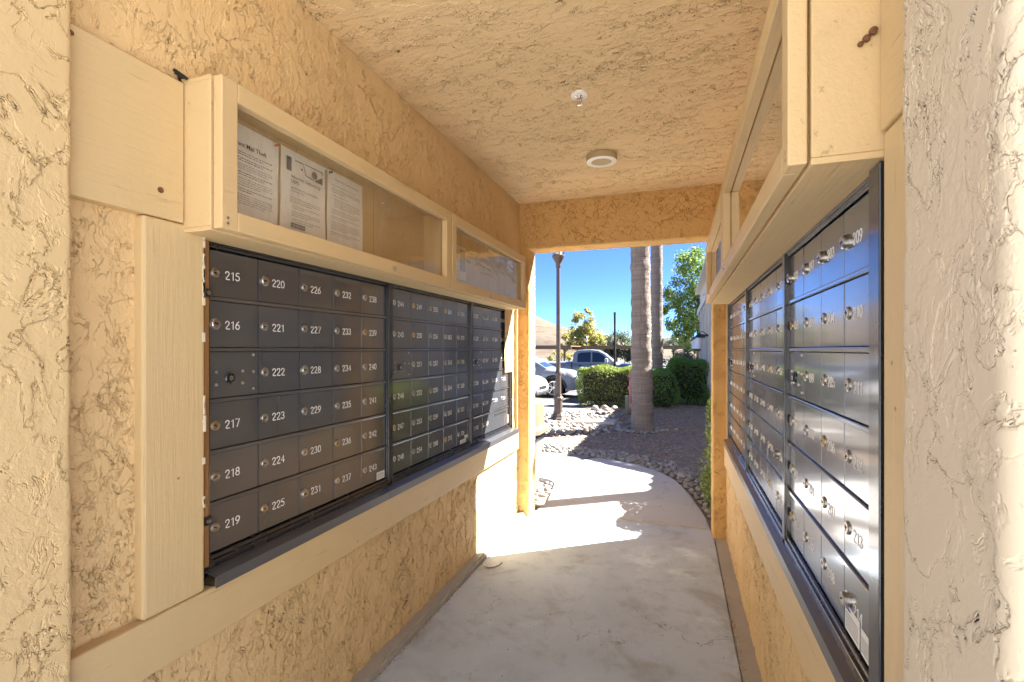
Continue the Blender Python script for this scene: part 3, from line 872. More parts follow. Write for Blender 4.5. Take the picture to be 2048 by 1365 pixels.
for i, y in enumerate((18.35, 20.6, 22.9, 25.4)):
    mb = MB(); mb.box((0.98, y, -0.7), (1.277, y + 0.28, 2.35)); bpC(mb, 'pilaster', M['creamtrim'])
    mb = MB()
    mb.extrude([(0.98, 2.352), (1.277, 2.352), (1.277, 3.1), (0.90, 3.1), (0.90, 2.9), (0.98, 2.72)], 1, y - 0.05, y + 0.33); bpC(mb, 'corbel', M['creamtrim'])
mb = MB(); mb.box((0.86, 18.21, 3.101), (1.277, 26.2, 3.35)); bpC(mb, 'balcony_band', M['creamtrim'])

# unseen building added behind the camera: its sunlit front bounces light into the breezeway
root = tag(empty('bounce_building', (-10, -4.6, 0)), 'unseen pale two-storey building added across the forecourt to bounce light into the breezeway', 'building')
mb = MB(); mb.box((0, -6, -0.1), (22, 0, 6.0)); mb.build('wall', M['bouncewall'], root)
mb = MB(); tile_sheet(mb, (-0.4, 0.5, 6.05), (22.8, 0, 0), (0, -3.6, 1.6), 10); mb.build('roof', M['tile'], root)
mb = MB(); mb.box((-0.3, -6.3, 6.001), (22.3, 0.3, 6.05)); mb.build('soffit', M['creamtrim'], root)
for x in (1.5, 5.0, 13.5, 17.5):
    for zz in (0.9, 3.7):
        mb = MB(); mb.box((x, 0.002, zz), (x + 1.5, 0.05, zz + 1.4)); wf = mb.build('window_frame', M['creamtrim'], root)
        mb = MB(); mb.box((x + 0.08, 0.051, zz + 0.08), (x + 1.42, 0.056, zz + 1.32)); mb.build('pane', M['carglass'], wf)

# wall lanterns in a row on those pilasters
def lantern(loc, label):
    e = tag(empty('wall_lantern', loc), label, 'lantern', 'lanterns along the tall wing')
    mb = MB(); mb.box((0.0, -0.05, 0.12), (0.30, 0.05, 0.20)); mb.tube([(0.25, 0, 0.18), (0.1, 0, 0.30), (-0.02, 0, 0.28), (-0.02, 0, 0.20)], 0.015, 6); mb.build('bracket', M['blackmetal'], e)
    mb = MB(); mb.lathe([(0.05, -0.32), (0.085, -0.30), (0.125, 0.08)], 8, Matrix.Translation((-0.02, 0, 0))); mb.build('glass', M['lampglass'], e)
    mb = MB(); mb.lathe([(0.16, 0.085), (0.15, 0.11), (0.05, 0.20), (0.02, 0.26)], 8, Matrix.Translation((-0.02, 0, 0))); mb.lathe([(0.02, -0.40), (0.06, -0.325)], 8, Matrix.Translation((-0.02, 0, 0)))
    for k in range(8):
        a = 2 * math.pi * k / 8
        mb.tube([(-0.02 + 0.055 * math.cos(a), 0.055 * math.sin(a), -0.32), (-0.02 + 0.128 * math.cos(a), 0.128 * math.sin(a), 0.09)], 0.004, 4)
    mb.build('cage', M['blackmetal'], e)
lantern((0.70, 18.45, 1.72), 'first wall lantern on the tall cream wing, closest to the stucco jamb')
lantern((0.70, 20.75, 1.72), 'second wall lantern from the stucco jamb on the cream wing')
lantern((0.70, 23.05, 1.72), 'third wall lantern from the stucco jamb on the cream wing')
lantern((0.70, 25.55, 1.72), 'fourth and smallest wall lantern on the cream wing')

# ================================================================== MAILBOX PANELS
COLW, ROWH, ZB = 0.178, 0.1487, 0.778
DIG = {  # strokes in a 0.58 x 1 cell
 '0': [[(0.29,1),(0.12,0.93),(0.03,0.75),(0.0,0.5),(0.03,0.25),(0.12,0.07),(0.29,0),(0.46,0.07),(0.55,0.25),(0.58,0.5),(0.55,0.75),(0.46,0.93),(0.29,1)]],
 '1': [[(0.10,0.80),(0.33,1.0),(0.33,0.0)]],
 '2': [[(0.02,0.74),(0.07,0.91),(0.28,1.0),(0.49,0.92),(0.55,0.74),(0.48,0.55),(0.25,0.32),(0.0,0.0),(0.58,0.0)]],
 '3': [[(0.02,0.85),(0.12,0.96),(0.28,1.0),(0.48,0.92),(0.53,0.75),(0.46,0.59),(0.25,0.53),(0.48,0.47),(0.57,0.28),(0.50,0.09),(0.28,0.0),(0.08,0.06),(0.0,0.2)]],
 '4': [[(0.44,0.0),(0.44,1.0),(0.0,0.30),(0.58,0.30)]],
 '5': [[(0.52,1.0),(0.10,1.0),(0.05,0.56),(0.28,0.64),(0.50,0.55),(0.58,0.32),(0.50,0.09),(0.27,0.0),(0.07,0.06),(0.0,0.18)]],
 '6': [[(0.46,0.98),(0.22,0.80),(0.06,0.52),(0.0,0.29),(0.09,0.07),(0.29,0.0),(0.50,0.08),(0.58,0.31),(0.50,0.54),(0.29,0.61),(0.09,0.53),(0.0,0.29)]],
 '7': [[(0.0,1.0),(0.58,1.0),(0.20,0.0)]],
 '8': [[(0.29,1.0),(0.10,0.92),(0.05,0.76),(0.12,0.60),(0.29,0.54),(0.46,0.60),(0.53,0.76),(0.48,0.92),(0.29,1.0)],[(0.29,0.54),(0.08,0.45),(0.0,0.27),(0.08,0.07),(0.29,0.0),(0.50,0.07),(0.58,0.27),(0.50,0.45),(0.29,0.54)]],
 '9': [[(0.12,0.02),(0.36,0.20),(0.52,0.48),(0.58,0.71),(0.49,0.93),(0.29,1.0),(0.08,0.92),(0.0,0.69),(0.08,0.46),(0.29,0.39),(0.49,0.47),(0.58,0.71)]],
}
def number_obj(txt, h, rad, parent, loc):
    mb = MB()
    x = 0.0
    for ch in txt:
        for st in DIG[ch]:
            # soften the polyline once (corner cutting) for the curved digits
            pts = [Vector((x + p[0] * h, 0, p[1] * h)) for p in st]
            if ch not in '147':
                q = [pts[0]]
                for i in range(len(pts) - 1):
                    q += [pts[i].lerp(pts[i + 1], 0.25), pts[i].lerp(pts[i + 1], 0.75)]
                q.append(pts[-1]); pts = q
            n = len(pts); L = []
            for i, p in enumerate(pts):     # ribbon with a raised spine
                d = (pts[min(i + 1, n - 1)] - pts[max(i - 1, 0)]).normalized()
                s = Vector((d.z, 0, -d.x)) * rad
                e = d * (rad * 0.8) * ((i == n - 1) - (i == 0))
                L += [p + s + e, p + e + Vector((0, -0.0009, 0)), p - s + e]
            mb.add(L, [(3 * i + k, 3 * i + 3 + k, 3 * i + 4 + k, 3 * i + 1 + k) for i in range(n - 1) for k in (0, 1)])
        x += h * (0.80 if ch != '1' else 0.70)
    w = x - h * 0.2
    me = bpy.data.meshes.new('number'); me.from_pydata([(v[0] - w / 2, v[1], v[2] - h / 2) for v in mb.v], [], mb.f); me.materials.append(M['white'])
    o = bpy.data.objects.new('number', me); o.location = loc
    return link(o, parent)

RY = Matrix.Rotation(R(90), 4, 'X')      # lathe axis z -> -y (out of the door)
def lock_mesh(r, out, mat):
    mb = MB()
    mb.lathe([(r * 1.12, 0.0), (r * 1.12, 0.0025), (r, 0.0032), (r, out - 0.002), (r * 0.86, out), (r * 0.62, out), (r * 0.60, out - 0.001), (r * 0.2, out - 0.001)], 20, RY)
    mb.box((-r * 0.55, -out - 0.0004, -r * 0.13), (r * 0.25, -out + 0.0008, r * 0.13), 1)
    return mb.mesh('lock', [mat, M['black']], True)
LOCKS = {'small': lock_mesh(0.0125, 0.0045, M['lock']), 'worn': lock_mesh(0.0125, 0.0045, M['brass']), 'big': lock_mesh(0.015, 0.008, M['lock']), 'barrel': lock_mesh(0.0145, 0.012, M['lock'])}
mb = MB(); mb.bbox((0.0017, 0.0, 0.0092), (COLW - 0.0017, 0.012, ROWH - 0.0046), 0.0012); DOOR_ME = mb.mesh('door', M['door'])
mb = MB(); mb.bbox((0.0012, 0.0, 0.0085), (2 * COLW - 0.0012, 0.012, ROWH - 0.004), 0.0012); WIDE_ME = mb.mesh('parcel_door', M['door'])
mb = MB()
mb.lathe([(0.017, 0), (0.017, 0.004), (0.0145, 0.006), (0.0115, 0.006), (0.011, 0.002), (0.0085, 0.002), (0.0085, 0.008), (0.004, 0.008)], 24, RY); mb.lathe([(0.0075, 0.0081), (0.0072, 0.0088), (0.003, 0.0088)], 16, RY, 2); mb.box((-0.005, -0.0094, -0.0012), (0.003, -0.0086, 0.0012), 1)
MLOCK_ME = mb.mesh('master_lock', [M['frame'], M['black'], M['lock']], True)
mb = MB(); mb.lathe([(0.0048, 0), (0.0044, 0.0018), (0.0025, 0.003)], 12, RY); RIVET_ME = mb.mesh('rivet', M['lock'], True)

def mail_unit(loc, rz, cols, label, special, slot=False):
    """cols: list of columns, each 6 strings top to bottom ('' = plain service panel with the master lock)"""
    n = len(cols); W = n * COLW; H = 6 * ROWH
    root = tag(empty('mailbox_panel', loc, rz), label, 'mailboxes', 'mailbox panels on the breezeway walls')
    # surround: stiles, head and foot, stepped section
    def stile(x0, x1, inner):
        mb = MB(); mb.bbox((x0, -0.015, -0.012), (x1, 0.03, H + 0.022), 0.0015)
        a, b = (x1 + 0.0003, x1 + 0.007) if inner > 0 else (x0 - 0.007, x0 - 0.0003)
        mb.bbox((a, -0.010, -0.002), (b, 0.02, H + 0.004), 0.001)
        mb.build('frame_stile', M['frame'], root)
    stile(-0.026, -0.0075, 1); stile(W + 0.0075, W + 0.026, -1)
    mb = MB(); mb.bbox((-0.0072, -0.0145, H + 0.008), (W + 0.0072, 0.02, H + 0.030), 0.0015); mb.bbox((-0.0005, -0.009, H - 0.001), (W + 0.0005, 0.02, H + 0.0078), 0.001); mb.build('frame_head', M['frame'], root)
    mb = MB(); mb.bbox((-0.0072, -0.0145, -0.030), (W + 0.0072, 0.02, -0.008), 0.0015); mb.bbox((-0.0005, -0.009, -0.0078), (W + 0.0005, 0.02, 0.0045), 0.001); mb.build('frame_foot', M['frame'], root)
    mb = MB(); mb.box((-0.02, 0.016, -0.02), (W + 0.02, 0.02, H + 0.02)); mb.build('backing', M['black'], root)
    for r in range(1, 6):
        mb = MB(); mb.bbox((0.0003, -0.0065, r * ROWH - 0.0032), (W - 0.0003, 0.012, r * ROWH + 0.0075), 0.0018); mb.build('rail', M['door'], root)
    for ci, c in enumerate(cols):
        for ri, txt in enumerate(c):
            if txt is None: continue
            x, z = ci * COLW, H - (ri + 1) * ROWH
            if txt == 'SLOT':
                d = bpy.data.objects.new('parcel_door', WIDE_ME); d.location = (x, 0, z); link(d, root)
                mb = MB(); mb.box((0.055, -0.001, 0.108), (0.30, 0.0005, 0.126)); mb.build('mail_slot', M['black'], d)
                mb = MB(); mb.box((0.335, -0.001, 0.02), (0.358, 0.0005, 0.085)); mb.build('label_sticker', M['white'], d)
                continue
            d = bpy.data.objects.new('door' if txt else 'service_panel', DOOR_ME); d.location = (x, random.uniform(-0.0004, 0.0004), z); d.rotation_euler = (R(random.uniform(-0.25, 0.25)), 0, R(random.uniform(-0.22, 0.22))); link(d, root)
            if txt == '':
                l = bpy.data.objects.new('master_lock', MLOCK_ME); l.location = (0.072, 0, 0.066); link(l, d)
                for (rx, rzz) in ((0.158, 0.135), (0.158, 0.082), (0.158, 0.028), (0.118, 0.085), (0.118, 0.048), (0.028, 0.085), (0.028, 0.048)):
                    q = bpy.data.objects.new('rivet', RIVET_ME); q.location = (rx, 0, rzz); link(q, d)
                continue
            kind = special.get(txt, 'worn' if (int(txt) * 7919) % 11 in (3, 6) else 'small')
            l = bpy.data.objects.new('lock', LOCKS[kind])
            l.location = (0.024, 0, 0.078); l.rotation_euler = (0, random.uniform(-0.5, 0.5), 0); link(l, d)
            number_obj(txt, 0.0235, 0.0015, d, (0.083, -0.0003, 0.076))
    return root

def seq(a, n=6): return [str(a + i) for i in range(n)]
DL, DR = -1.280, 0.333
U = COLW
yL = 1.032
gap = 0.050
mail_unit((DL, yL, ZB), R(90), [['215', '216', '', '217', '218', '219'], seq(220), seq(226), seq(232), seq(238)],
          'dark bronze mailbox panel numbered 215 to 243 beside the bare wood strip', {'220': 'big', '216': 'big', '228': 'big', '231': 'big'})
yL2 = yL + 5 * U + gap
u2 = mail_unit((DL, yL2, ZB), R(90), [['244', '245', '', '246', '247', '248'], seq(249), seq(255), ['261', '262', '263', '264', '265', '313'], ['314', '315', '316', '320', '321', '326']],
          'dark mailbox panel starting at 244, middle of the three on its wall', {'249': 'worn', '255': 'worn'})
yL3 = yL2 + 5 * U + gap
mail_unit((DL, yL3, ZB), R(90), [['327', '337', '', '338', '341', '342'], ['343', '344', '347', '348', '349', '357'], ['353', '354', '355', '358', '359', 'SLOT'], ['360', '361', '363', '362', '364', None]],
          'mailbox panel with a mail slot, crossed by slanting sunlight near the doorway', {})
yR = 1.028
mail_unit((DR, yR + 4 * U, ZB), R(-90), [['158', '159', '', '160', '161', '162'], seq(197), seq(203), seq(209)],
          'glossy dark mailbox panel ending at 214, closest to the camera, reflecting daylight', {'209': 'barrel', '203': 'barrel', '197': 'big', '214': 'barrel', '158': 'barrel'})
yR2 = yR + 4 * U + gap
mail_unit((DR, yR2 + 5 * U, ZB), R(-90), [['129', '130', '', '131', '132', '133'], seq(134), seq(140), seq(146), seq(152)],
          'reflective mailbox panel between the 214 panel and the doorway panel', {'156': 'barrel'})
yR3 = yR2 + 5 * U + gap
mail_unit((DR, yR3 + 5 * U, ZB), R(-90), [['100', '101', '', '102', '103', '104'], seq(105), seq(111), seq(117), seq(123)],
          'narrow-looking reflective mailbox panel next to the orange stucco doorway jamb', {})
# strips closing the gaps between panels
for (x, y) in ((DL, yL2 - gap / 2), (DL, yL3 - gap / 2), (DR, yR2 - gap / 2), (DR, yR3 - gap / 2)):
    sx = 0.016 if x < 0 else -0.016
    mb = MB(); a, b = sorted((x - sx * 0.3, x + sx * 0.7)); mb.box((a, y - 0.0085, ZB - 0.02), (b, y + 0.0085, ZB + 6 * ROWH + 0.02)); part(mb, 'filler_strip', M['frame'])
# printed stickers low on two panels
def sticker(loc, rz, w, h, label, blue=True):
    e = tag(empty('printed_sticker', loc, rz), label, 'sticker')
    mb = MB(); mb.box((0, -0.0006, 0), (w, 0, h)); mb.build('backing', M['white'], e)
    mb = MB()
    for k in range(5):
        yy = h * (0.14 + 0.13 * k)
        x = w * 0.08
        while x < w * 0.9:
            ww = random.uniform(0.04, 0.12) * w
            mb.box((x, -0.0010, yy), (min(x + ww, w * 0.93), -0.0007, yy + h * 0.05)); x += ww + w * 0.03
    mb.build('print', M['greyink'], e)
    if blue:
        mb = MB(); mb.add([(w * 0.08, -0.0011, h * 0.82), (w * 0.32, -0.0011, h * 0.82), (w * 0.48, -0.0011, h * 0.9), (w * 0.22, -0.0011, h * 0.95), (w * 0.04, -0.0011, h * 0.92)], [(0, 1, 2, 3, 4)]); mb.build('mark', M['blueink'], e)
    return e
def text_obj(txt, size, parent, loc, mat, name='lettering', rot=(R(90), 0, 0), bold=0.0):
    cu = bpy.data.curves.new(name, 'FONT'); cu.body = txt; cu.size = size; cu.offset = bold
    cu.resolution_u = 3
    cu.materials.append(mat)
    tmp = bpy.data.objects.new(name, cu); C.objects.link(tmp)
    me = bpy.data.meshes.new_from_object(tmp.evaluated_get(bpy.context.evaluated_depsgraph_get()))
    bpy.data.objects.remove(tmp)
    if not me.materials: me.materials.append(mat)
    o = bpy.data.objects.new(name, me); o.location = loc; o.rotation_euler = rot
    return link(o, parent)
s1 = sticker((DL + 0.001, yL + 4.62 * U, ZB + 0.012), R(90), 0.060, 0.034, 'small white mail sticker under number 243', False)
text_obj('U.S. MAIL', 0.011, s1, (0.003, -0.0012, 0.022), M['greyink'])
sticker((DL + 0.001, yL2 + 4.25 * U, ZB + 0.012), R(90), 0.085, 0.024, 'flat white sticker under number 326', False)
sticker((DL + 0.001, yL2 + 4.62 * U, ZB + 0.037), R(90), 0.05, 0.02, 'short white sticker above the flat one below 326', False)
sticker((DR - 0.001, yR + U - 0.010, ZB + 0.012), R(-90), 0.085, 0.055, 'white label with blue mark under number 214', True)
sticker((DR - 0.001, yR + U - 0.103, ZB + 0.012), R(-90), 0.06, 0.05, 'square white label at the corner below 214', False)

# ================================================================== NOTICE CABINETS
def cabinet(loc, rz, W, label, glass, lock_x=0.8, depth=0.124, H=0.402):
    """origin: bottom left of the back, local -y comes out of the wall"""
    root = tag(empty('notice_cabinet', loc, rz), label, 'display case', 'notice cabinets above the mailboxes')
    mb = MB(); mb.bbox((0.0, -0.006, 0.012), (W, 0.0, H - 0.012), 0.001); back = mb.build('back_panel', M['board_x'], root)
    d = depth
    mb = MB(); mb.bbox((0, -d, 0.0), (W, 0.0, 0.0118), 0.002); mb.build('bottom_board', M['board_x'], root)
    mb = MB(); mb.bbox((0, -d, H - 0.0118), (W, 0.0, H), 0.002); mb.build('top_board', M['board_x'], root)
    for x in (0.0, W - 0.018):
        mb = MB(); mb.bbox((x, -d + 0.0005, 0.0121), (x + 0.018, -0.0005, H - 0.0121), 0.002); mb.build('side_board', M['board_x'], root)
    x = 0.42
    while x < W - 0.1:       # joints of the back boards
        mb = MB(); mb.box((x, -0.0066, 0.0125), (x + 0.0022, -0.0061, H - 0.0125)); mb.build('joint', M['twig'], back); x += 0.45
    # hinged frame
    f0, f1 = -d - 0.004, -d - 0.034
    dr = empty('door_frame', (0, 0, 0), 0, root)
    fw = 0.052
    for nm, a, b in (('stile', (0.004, f1, 0.004), (fw, f0, H - 0.004)), ('stile', (W - fw, f1, 0.004), (W - 0.004, f0, H - 0.004)),
                     ('top_rail', (fw + 0.0005, f1, H - 0.004 - fw), (W - fw - 0.0005, f0, H - 0.004)), ('bottom_rail', (fw + 0.0005, f1, 0.004), (W - fw - 0.0005, f0, 0.004 + fw))):
        mb = MB(); mb.bbox(a, b, 0.003); mb.build(nm, M['board_x'], dr)
    mb = MB(); mb.box((fw - 0.006, f0 + 0.0005, fw - 0.004), (W - fw + 0.006, f0 + 0.0032, H - fw + 0.004)); mb.build('pane', glass, dr)
    mb = MB(); mb.lathe([(0.009, 0), (0.009, 0.006), (0.007, 0.008), (0.003, 0.008)], 16, Matrix.Translation((W * lock_x, f1, 0.025)) @ RY); mb.build('cam_lock', M['lock'], dr, True)
    for k in (0, 1):
        xx = 0.022 + k * (W - 0.045)
        mb = MB()
        for zz in (0.02, 0.034): mb.lathe([(0.0035, 0), (0.0035, 0.0008)], 10, Matrix.Translation((xx, f1 + 0.0002, zz)) @ RY)
        mb.build('screw', M['screw'], dr)
    return root
CL = -1.262
CZ = 1.683
cabinet((CL, 0.926, CZ), R(90), 1.329, 'long tan notice cabinet holding three papers above the 215 panel', M['glass'], 0.60)
cabinet((CL, 2.262, CZ), R(90), 1.272, 'shorter notice cabinet with tile roof reflections beside the stucco lintel', M['glass_wavy'], 0.42)
CR = 0.332
cabinet((CR, 0.926 + 1.329, CZ), R(-90), 1.329, 'long tan notice cabinet above the 214 panel, seen at a steep angle', M['glass'], 0.10)
cabinet((CR, 2.262 + 1.30, CZ), R(-90), 1.30, 'notice cabinet reflecting blue sky beside the doorway opening', M['glass'], 0.35)
# nests and fluff on the near cabinet end
mb = MB()
for (x, z, r) in ((0.285, 1.875, 0.006), (0.277, 1.868, 0.0045), (0.294, 1.885, 0.0065)):
    mb.lathe([(r * 0.5, 0), (r, r * 0.5), (r * 0.9, r * 1.2), (r * 0.35, r * 1.6)], 10, Matrix.Translation((x, 0.9262, z)) @ RY)
tag(mb.build('mud_nest', M['wasp'], None, True), 'small brown mud nests on the cabinet end above 209', 'insect nest')

# papers pinned inside the long cabinet
def wavy_sheet(name, W, H, mat, parent, amp, seed):
    nx, nz = 14, 18
    V, F = [], []
    for i in range(nx + 1):
        for k in range(nz + 1):
            x, zz = W * i / nx, H * k / nz
            y = -0.004 - amp * (1 + math.sin(3.1 * x / W + seed) * math.cos(4.0 * zz / H + seed * 1.7)) * 0.5
            ed = 0.0025 * math.sin(9 * zz / H + seed) * (i / nx - 0.5)
            V.append((x + ed, y, zz))
    for i in range(nx):
        for k in range(nz):
            a = i * (nz + 1) + k
            F.append((a, a + nz + 1, a + nz + 2, a + 1))
    o = link(bpy.data.objects.new(name, np_mesh(name, V, F, mat, True)), parent)
    def yat(x, zz): return -0.004 - amp * (1 + math.sin(3.1 * x / W + seed) * math.cos(4.0 * zz / H + seed * 1.7)) * 0.5
    return o, yat
def lines(mb, yat, x0, x1, z, h, seed, frac=1.0, bold=1.0):
    rr = random.Random(seed)
    x = x0; end = x0 + (x1 - x0) * frac
    while x < end:
        w = rr.uniform(0.004, 0.014)
        w = min(w, end - x)
        y = yat(x, z) - 0.0011
        # a word: broken into letter-like strokes of slightly different height
        xx = x
        while xx < x + w - 0.0006:
            lw = rr.uniform(0.0009, 0.0017); hh = h * rr.choice([0.62, 0.62, 0.7, 1.0])
            mb.add([(xx, y, z), (min(xx + lw * bold, x + w), y, z), (min(xx + lw * bold, x + w), y, z + hh), (xx, y, z + hh)], [(0, 1, 2, 3)])
            xx += lw * 1.45
        x += w + 0.0022
PW, PH = 0.2159, 0.279
PY = CL + 0.007
def paper(y, z, tilt, label, seed, amp):
    e = tag(empty('paper_notice', (PY, y, z), R(90)), label, 'paper', 'notices pinned in the long cabinet')
    e.rotation_euler = (0, tilt, R(90))
    sh, yat = wavy_sheet('sheet', PW, PH, M['paper'], e, amp, seed)
    return e, sh, yat
e, sh, ya = paper(1.040, 1.776, R(0.8), 'paper headed Mail Theft, partly hidden by the cabinet frame', 0.4, 0.006)
text_obj('Prevent Mail Theft', 0.0185, e, (0.024, -0.0125, 0.212), M['ink'], bold=0.0003)
text_obj('Security', 0.008, e, (0.030, -0.0125, 0.246), M['midink'])
mb = MB()
zz = 0.197; k = 0
for para in ((2, 1.6), (2, 1.7), (3, 1.0), (2, 1.6), (4, 1.0), (2, 1.5), (5, 1.0), (2, 1.5)):
    for i in range(para[0]):
        lines(mb, ya, 0.024, 0.192, zz, 0.0036, 100 + k, 1.0 if i < para[0] - 1 else random.uniform(0.5, 0.9), para[1]); zz -= 0.0068; k += 1
        if zz < 0.03: break
    zz -= 0.0045
    if zz < 0.03: break
mb.build('print', M['midink'], e)
def pin(parent, x, z, mat, y=-0.012):
    mb = MB(); mb.lathe([(0.0045, 0), (0.0048, 0.002), (0.0025, 0.004), (0.0025, 0.008), (0.0045, 0.011), (0.004, 0.012)], 10, Matrix.Translation((x, y + 0.004, z)) @ Matrix.Rotation(R(8), 4, 'Y') @ RY)
    mb.build('push_pin', mat, parent, True)
pin(e, 0.205, 0.270, M['pin_orange']); pin(e, 0.206, 0.006, M['pin_orange'])

e, sh, ya = paper(1.268, 1.776, R(0.2), 'paper about Informed Delivery with a small picture at its top', 2.0, 0.005)
mb = MB()
def rect(mb, x0, z0, x1, z1, y=-0.0118): mb.add([(x0, y, z0), (x1, y, z0), (x1, y, z1), (x0, y, z1)], [(0, 1, 2, 3)])
rect(mb, 0.022, 0.205, 0.044, 0.252); rect(mb, 0.060, 0.246, 0.100, 0.250); rect(mb, 0.088, 0.223, 0.096, 0.231); rect(mb, 0.105, 0.249, 0.195, 0.252)
mb.add([(0.195, -0.0118, 0.205), (0.195, -0.0118, 0.232), (0.150, -0.0118, 0.206)], [(0, 1, 2)])
mb.lathe([(0.014, 0), (0.014, 0.0003)], 16, Matrix.Translation((0.153, -0.0118, 0.226)) @ RY)
mb.add([(0.098, -0.0118, 0.244), (0.101, -0.0118, 0.244), (0.112, -0.0118, 0.212), (0.108, -0.0118, 0.212)], [(0, 1, 2, 3)])
mb.add([(0.108, -0.0118, 0.2115), (0.108, -0.0118, 0.215), (0.150, -0.0118, 0.2095), (0.150, -0.0118, 0.2055)], [(3, 2, 1, 0)])
mb.add([(0.186, -0.0118, 0.2525), (0.195, -0.0118, 0.2485), (0.1975, -0.0118, 0.236)], [(0, 1, 2)])
mb.build('picture', M['midink'], e)
text_obj('Informed Delivery by\nUSPS', 0.0165, e, (0.042, -0.0122, 0.184), M['ink'])
text_obj('See Photos of Your Mail Before\nIt Arrives, Free', 0.0100, e, (0.042, -0.0122, 0.148), M['ink'])
mb = MB(); zz = 0.118; k = 0
for para in (3, 2, 3, 2):
    for i in range(para):
        lines(mb, ya, 0.042 if k < 3 else 0.050, 0.185, zz, 0.0036, 300 + k, 1.0 if i < para - 1 else random.uniform(0.4, 0.8)); zz -= 0.0072; k += 1
    zz -= 0.005
mb.build('print', M['midink'], e)
mb = MB(); rect(mb, 0.042, 0.016, 0.108, 0.032); mb.build('button_box', M['midink'], e)
text_obj('Sign Up for Free', 0.0085, e, (0.047, -0.0128, 0.0212), M['paper'])
pin(e, 0.207, 0.272, M['pin_clear'])

e, sh, ya = paper(1.494, 1.776, R(0.1), 'paper headed Management Contact Information, rightmost of the three', 3.6, 0.005)
text_obj('Management Contact Information', 0.0105, e, (0.036, -0.0125, 0.247), M['midink'])
mb = MB(); zz = 0.226; k = 0
for para, ind in ((1, 0), (3, 0), (1, 0), (5, 0.016), (3, 0), (2, 0), (5, 0), (2, 0)):
    for i in range(para):
        lines(mb, ya, 0.024 + ind, 0.195, zz, 0.0034, 500 + k, (0.35 if para == 1 else 1.0) if i < para - 1 else random.uniform(0.4, 0.85)); zz -= 0.0070; k += 1
    zz -= 0.0055
mb.build('print', M['midink'], e)
pin(e, 0.012, 0.268, M['pin_green']); 
# spare clear pins and the poster in the far cabinet
for i, (y, z) in enumerate(((1.86, 2.03), (2.06, 2.0))):
    e = tag(empty('clear_push_pin', (CL + 0.004, y, z), R(90)), ['clear push pin right of the three papers', 'clear push pin farther along the empty cabinet back'][i], 'push pin')
    pin(e, 0, 0, M['pin_clear'], -0.004)
e = tag(empty('picture_notice', (CL + 0.007, 2.47, 1.80), R(90)), 'faded grey poster at the start of the reflecting cabinet', 'paper')
wavy_sheet('sheet', 0.28, 0.20, M['paper'], e, 0.004, 1.0)
mb = MB(); rect(mb, 0.015, 0.06, 0.10, 0.18, -0.0095); rect(mb, 0.185, 0.05, 0.265, 0.18, -0.0095); mb.build('picture', M['midink'], e)
mb = MB()
for i in range(6): lines(mb, lambda x, z: -0.0085, 0.11, 0.17, 0.16 - i * 0.013, 0.006, 900 + i)
mb.build('print', M['midink'], e)

# ================================================================== CEILING FITTINGS
e = tag(empty('ceiling_light', (-0.455, 3.03, CEIL - 0.002)), 'round white flush disc light on the stucco ceiling', 'light')
mb = MB(); mb.lathe([(0.094, -0.036), (0.095, -0.030), (0.093, 0.0), (0.02, 0.003)], 48); mb.build('rim', M['lightrim'], e, True)
mb = MB(); mb.lathe([(0.060, -0.032), (0.064, -0.040), (0.088, -0.0395), (0.0935, -0.0362)], 48, cap=False); mb.build('bezel', M['lightwhite'], e, True)
mb = MB(); mb.lathe([(0.0635, -0.0335), (0.0635, -0.0325)], 40); mb.build('lens', M['lightlens'], e, True)
e = tag(empty('fire_sprinkler', (-0.445, 2.27, CEIL)), 'small chrome fire sprinkler head in the ceiling', 'sprinkler')
mb = MB(); mb.lathe([(0.022, -0.012), (0.028, -0.010), (0.038, -0.009), (0.0405, -0.003), (0.040, 0.004)], 32, cap=False); mb.build('escutcheon', M['lightwhite'], e, True)
mb = MB(); mb.lathe([(0.0235, -0.011), (0.022, -0.006), (0.004, -0.005)], 24); mb.build('cup', M['chrome'], e, True)
mb = MB(); mb.lathe([(0.009, -0.008), (0.009, -0.02), (0.006, -0.022)], 14)
for s in (-1, 1): mb.tube([(s * 0.009, 0, -0.016), (s * 0.012, 0, -0.028), (s * 0.006, 0, -0.041), (0, 0, -0.045)], 0.0022, 6)
mb.tube([(0, 0, -0.02), (0, 0, -0.044)], 0.0025, 6); mb.build('frame_arms', M['chrome'], e, True)
mb = MB()
for k in range(12):
    a = 2 * math.pi * k / 12
    ca, sa = math.cos(a), math.sin(a)
    mb.add([(ca * 0.005 - sa * 0.0018, sa * 0.005 + ca * 0.0018, -0.0462), (ca * 0.005 + sa * 0.0018, sa * 0.005 - ca * 0.0018, -0.0462), (ca * 0.0125 + sa * 0.0024, sa * 0.0125 - ca * 0.0024, -0.0475), (ca * 0.0125 - sa * 0.0024, sa * 0.0125 + ca * 0.0024, -0.0475)], [(0, 1, 2, 3)])
mb.lathe([(0.006, -0.0485), (0.006, -0.0455)], 14); mb.build('deflector', M['chrome'], e)

mb = MB(); mb.tube([(-1.165, 2.84, 0.006), (-1.13, 2.835, 0.005), (-1.10, 2.85, 0.006), (-1.075, 2.875, 0.012), (-1.068, 2.905, 0.016)], [0.003, 0.004, 0.004, 0.0045, 0.005], 6)
tag(mb.build('dry_twig', M['twig'], None, True), 'curled brown twig on the concrete floor by the curb', 'twig')
